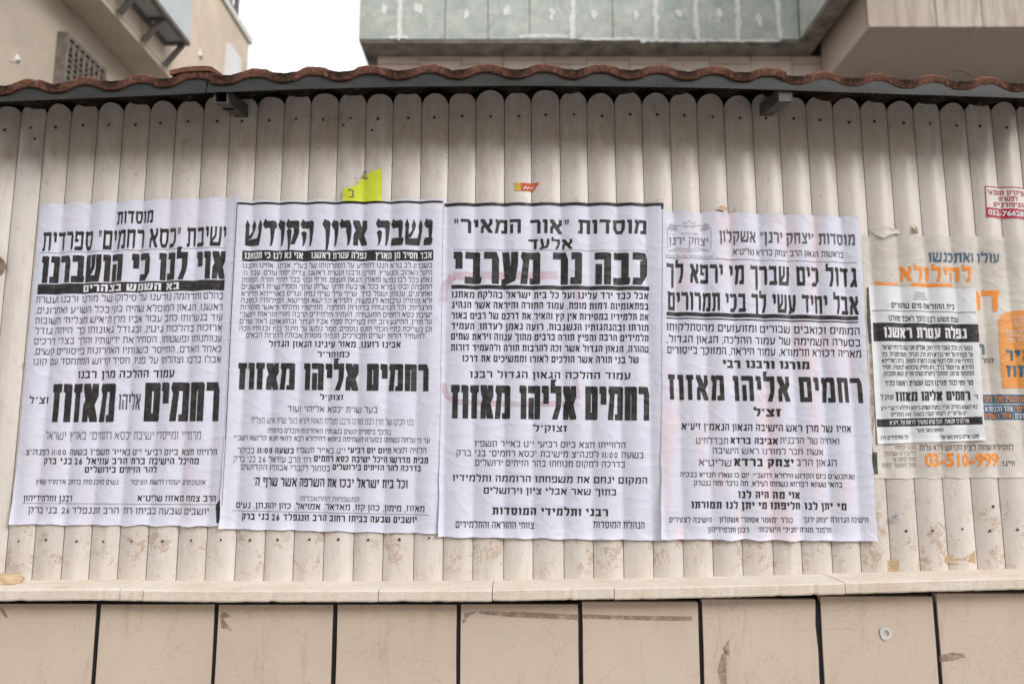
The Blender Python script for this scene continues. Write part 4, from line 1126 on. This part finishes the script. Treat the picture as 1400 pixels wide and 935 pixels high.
# grilled window
wa, wb = atX(76, 70, XL), atX(134, 95, XL); zt = atX(78, 43, XL).z
ya, yb = wa.y, wb.y; zb = zt - 1.1
mb = MB(); fr = .03
mb.box(XL+.001, ya, zt-fr, XL+.07, yb, zt); mb.box(XL+.001, ya, zb, XL+.07, yb, zb+fr)
mb.box(XL+.001, ya, zb+fr, XL+.07, ya+fr, zt-fr); mb.box(XL+.001, yb-fr, zb+fr, XL+.07, yb, zt-fr)
win = mb.build('window', 'grille', lb)
mb = MB(); mb.box(XL+.002, ya+fr, zb+fr, XL+.02, yb-fr, zt-fr); mb.build('pane', 'pane', win)
mb = MB(); nb = 7
for i in range(1, nb):
    y = lerp(ya+fr, yb-fr, i/nb); mb.box(XL+.055, y-.007, zb+fr, XL+.069, y+.007, zt-fr)
nh = 26
for i in range(1, nh):
    z = lerp(zb+fr, zt-fr, i/nh); mb.box(XL+.045, ya+fr, z-.006, XL+.0545, yb-fr, z+.006)
for i in range(nb):
    ym = lerp(ya+fr, yb-fr, (i+.5)/nb); hw = (yb-ya-2*fr)/nb/2
    pts = [(XL+.062, ym-hw*math.cos(t), zt-fr-.16+.14*math.sin(t)) for t in [math.pi*j/8 for j in range(9)]]
    mb.tube(pts, .006, 5)
mb.build('grille', 'grille', win)
# steel balcony box with braces
i0 = atX(225, 58, XB); zP = i0.z
o0 = atZ(260, 57.5, zP); XO = o0.x; yE = i0.y
yS = atX(150, -29, XB).y - .5
bx = MB(); s = .036
mb = bx
mb.box(XB+.002, yS, zP-s, XB+s, yE, zP); mb.box(XO-s, yS, zP-s, XO, yE, zP)
mb.box(XB+s, yE-s, zP-s, XO-s, yE, zP)
ym = atX(196, 24, XB).y; L = yE-ym
k = 0
while yE-s-L*k*0 > yS and k < 4:
    y = yE - L*(k+1)
    mb.box(XB+s, y-s/2, zP-s, XO-s, y+s/2, zP); k += 1
fr = mb.build('balcony_frame', 'dark_metal', lb, bevel=.004)
mb = MB(); mb.box(XB+s, yS, zP-s*.5, XO-s, yE-s, zP-s*.5+.004); mb.build('floor_panel', 'panel', fr)
mb = MB(); mb.box(XO-.03, yS, zP+.002, XO-.004, yE-.004, zP+2.6); mb.build('side_panel', 'panel_blue', fr)
mb = MB(); mb.box(XB+.003, yE-.035, zP+.002, XO-.032, yE-.006, zP+2.6); mb.build('end_panel', 'panel_blue', fr)
for k in range(3):
    y = yE - L*k - s*.5
    pw = atX(221, 90, XB); dz = zP - pw.z
    mb = MB(); mb.bar((XB+.02, y, zP-dz), (XO-.05, y, zP-s*.9), .032); mb.build('brace', 'dark_metal', lb)
mb = MB(); c0 = atX(24, 80, XL)
mb.add([(XL, c0.y-.03, c0.z-.02), (XL, c0.y+.02, c0.z-.022), (XL, c0.y-.01, c0.z+.028), (XL+.03, c0.y-.01, c0.z-.015)], [(0, 1, 3), (1, 2, 3), (2, 0, 3), (0, 2, 1)])
mb.tube([(XL, c0.y-.09, c0.z-.06), (XL+.012, c0.y-.05, c0.z-.04), (XL+.02, c0.y-.02, c0.z-.02)], .0025, 5); mb.build('wall_fitting', 'whitebit', lb)
# far block
XF = XB - .18
fb = thing('apartment_building', 'farther light stucco block with roof railing and white shutter beside the sky', 'building', (XF, 9, 0))
e = atX(340, 60, XF); yF = e.y; zR = e.z
mb = MB(); mb.box(-8, yc+.02, 0, XF, yF, zR); mb.build('wall', 'stucco_f', fb)
mb = MB(); mb.box(-8, yc+.02, zR+.002, XF+.03, yF+.03, zR+.07); mb.build('roof_edge', 'whitebit', fb)
sa, sb = atX(308, 75, XF), atX(324, 80, XF); zs = atX(309, 60, XF).z
mb = MB(); mb.box(XF+.002, sa.y, zs-1.9, XF+.05, sb.y, zs); wn = mb.build('window', 'whitewin', fb)
mb = MB(); mb.box(XF+.002, sb.y+.004, zs-1.9, XF+.035, lerp(sb.y, yF, .75), zs-.1); mb.build('pane', 'panel_blue', wn)
ra, rb = atX(296, 2, XF), atX(325, 40, XF)
mb = MB(); yr0, yr1 = ra.y-1.5, atX(328, 43, XF).y; zr = zR+.07; xr = XF-.05
hr = .95
mb.bar((xr, yr0, zr+hr), (xr, yr1, zr+hr), .04); mb.bar((xr, yr0, zr+.12), (xr, yr1, zr+.12), .03)
nn = int((yr1-yr0)/.14)
for i in range(nn+1):
    y = lerp(yr0, yr1, i/nn); mb.bar((xr, y, zr), (xr, y, zr+hr), .04 if i % 6 == 0 or i == nn else .016)
mb.build('railing', 'dark_metal', fb)
mb = MB(); c0 = atX(272.5, 72, XF)
mb.add([(XF, c0.y-.02, c0.z-.04), (XF, c0.y+.07, c0.z-.045), (XF, c0.y, c0.z+.05), (XF+.035, c0.y, c0.z-.03)], [(0, 1, 3), (1, 2, 3), (2, 0, 3), (0, 2, 1)]); mb.build('wall_fitting', 'whitebit', fb)

# ================================================================== RIGHT BUILDING (green stone balcony, pale marble wall)
YB = 6.2
rbld = thing('stone_building', 'building with green stone balcony front and pink marble walls behind the right roof', 'building', (2, YB+.5, 0))
cL = atY(490, 54, YB); cR = atY(1094, 60, YB); zB = cL.z; xL, xR = cL.x, cR.x
up = 1.5
# the parapet turns towards the street at its right end
RW, YR0 = .22, 3.6
mb = MB()
bal = MB(); bal.box(xL+.03, YB+.03, zB+.02, xR+RW, YB+2.5, zB+up); bal.box(xR+.031, YR0+.03, zB+.021, xR+RW, YB+.03, zB+up)
body_ = bal.build('balcony', 'joint', rbld)
jp = [490, 545, 608, 667, 724, 782, 838, 897, 953, 1010, 1066]
JX = [atY(a, 54, YB).x for a in jp] + [xR]
mb = MB()
for a, b in zip(JX, JX[1:]):
    mb.box(a+.004, YB, zB, b-.004, YB+.029, zB+.74); mb.box(a+.004, YB+.002, zB+.75, b-.004, YB+.029, zB+up)
# left return face
for a in range(3): mb.box(xL, YB+.031+a*.5, zB, xL+.029, YB+.031+a*.5+.49, zB+up)
y = YB-.012
while y > YR0:
    mb.box(xR, max(YR0, y-.452), zB, xR+.03, y, zB+up); y -= .46
mb.build('stone_cladding', 'green', body_, bevel=.004)
rf = random.Random(11); bk = [0]
def blob(mb, cx, cy, rx, ry, n=16, y=YB, fix=None):
    pts = []
    for j in range(n):
        t = 2*math.pi*j/n; r = .55+.65*rf.random()
        q = atY(cx+rx*r*math.cos(t), cy+ry*r*math.sin(t), y)
        if fix is not None: q.x = fix + rx*r*math.cos(t)*.0073
        pts.append((q.x, y-.004-(bk[0] % 17)*.00025, q.z))
    bk[0] += 1
    mb.prism([Vector(p_) for p_ in pts], (0, .003, 0))
for cx, cy in ((525, 12), (572, 12), (638, 20), (693, 14), (755, 17), (812, 20), (870, 20), (928, 18), (983, 20), (1037, 26)):
    mb = MB(); blob(mb, cx, cy, rf.uniform(3, 6.5), rf.uniform(5, 8)); blob(mb, cx+rf.uniform(-3, 3), cy+rf.uniform(3, 8), 3, 4); mb.build('filler', 'filler', body_)
for cx in (546, 783, 897, 953, 1010, 1066):
    y = -6; mb = MB()
    while y < 52:
        blob(mb, cx, y, rf.uniform(3.2, 5), rf.uniform(8, 11), 12, fix=atY(cx, 54, YB).x + rf.uniform(-.008, .008)); y += 6
    mb.build('filler', 'filler', body_)
for a, b, yy in ((535, 556, 52), (715, 775, 50), (880, 1066, 56), (800, 880, 54)):
    x = a; mb = MB()
    while x < b: blob(mb, x, yy+rf.uniform(-.6, .6), rf.uniform(6, 9), rf.uniform(1.6, 2.8), 12); x += 6
    mb.build('filler', 'filler', body_)
# dark stone drip course under the parapet
mb = MB(); zS = zB-.004
mb.box(xL+.02, YB+.012, zS-.03, xR+RW-.012, YB+.42, zS); mb.box(xR+.012, YR0+.012, zS-.0305, xR+RW-.012, YB+.0115, zS-.0005)
mb.build('drip_course', 'dark_stone', rbld)
# recessed marble wall under the balcony
YM = YB + .30
x516 = atY(516, 80, YM).x; xm2 = atY(1140, 90, YM).x
mb = MB(); mb.box(x516, YM+.03, 0, 6, YM+.5, zB-.035); mb.build('wall_core', 'joint', rbld)
mb = MB(); mx = [x516]
for a in (573, 631, 688, 744, 802, 860, 914, 970, 1026, 1082, 1140): mx.append(atY(a, 80, YM).x)
zj = [atY(700, 88, YM).z, atY(700, 82, YM).z]
for i, (a, b) in enumerate(zip(mx, mx[1:])):
    z = zj[i % 2]
    mb.box(a+.003, YM, z+.004, b-.003, YM+.029, zB-.036); mb.box(a+.003, YM+.002, z-.7, b-.003, YM+.029, z-.004)
mb.build('marble_cladding', 'marble', rbld, bevel=.003)
xg = atY(502, 90, YM).x
mb = MB(); mb.box(xg, YM+.05, 0, x516-.004, YM+.5, zB-.035); mb.build('corner_pier', 'dark_stone', rbld)
# big overhang at right
YO = 5.35
q = atY(1187, 37, YO); zO = q.z; xo = q.x
mb = MB(); mb.box(xo+.02, YO+.02, zO+.001, 7, YB+1.5, zO+.12); mb.build('overhang_soffit', 'plaster', rbld)
mb = MB(); xs = [xo] + [atY(a, 30, YO).x for a in (1280, 1343, 1420, 1500, 1580)] + [7.0]
for a, b in zip(xs, xs[1:]): mb.box(a+(.0 if a == xo else .003), YO-.006, zO-.004, b-.003, YO+.0185, zO+2.0)
mb.build('overhang_cladding', 'marble_old', rbld, bevel=.003)
mb = MB(); yy = YO+.02
while yy < YM-.05:
    y2 = min(YM-.035, yy+.5); mb.box(xo-.006, yy+.003, zO-.004, xo+.0185, y2-.003, zO+2.0); yy += .5
mb.build('overhang_side', 'marble', rbld, bevel=.003)  # paler marble than the front: light on this face put into its colour
mb = MB(); mb.box(xo+.02, YO+.02, zO+.121, 7, YB+1.5, zO+1.99); mb.build('overhang_core', 'joint', rbld)

# ================================================================== BLOCK ACROSS THE STREET (unseen, added behind the camera to cut low sky light; also mirrored)
ob = thing('apartment_building', 'plain unseen block added across the street to cut low sky light', 'building', (0, -11, 0))
mb = MB(); mb.box(-16, -16, 0, 16, -10.5, 7); mb.build('wall', 'stucco_l', ob)
for fl in range(2):
    for i in range(-4, 5):
        mb = MB(); mb.box(i*3.2-.6, -10.499, 1.2+fl*3, i*3.2+.6, -10.46, 2.6+fl*3); mb.build('window', 'pane', ob)

bpy.data.objects.remove(_to); bpy.data.curves.remove(_tc)
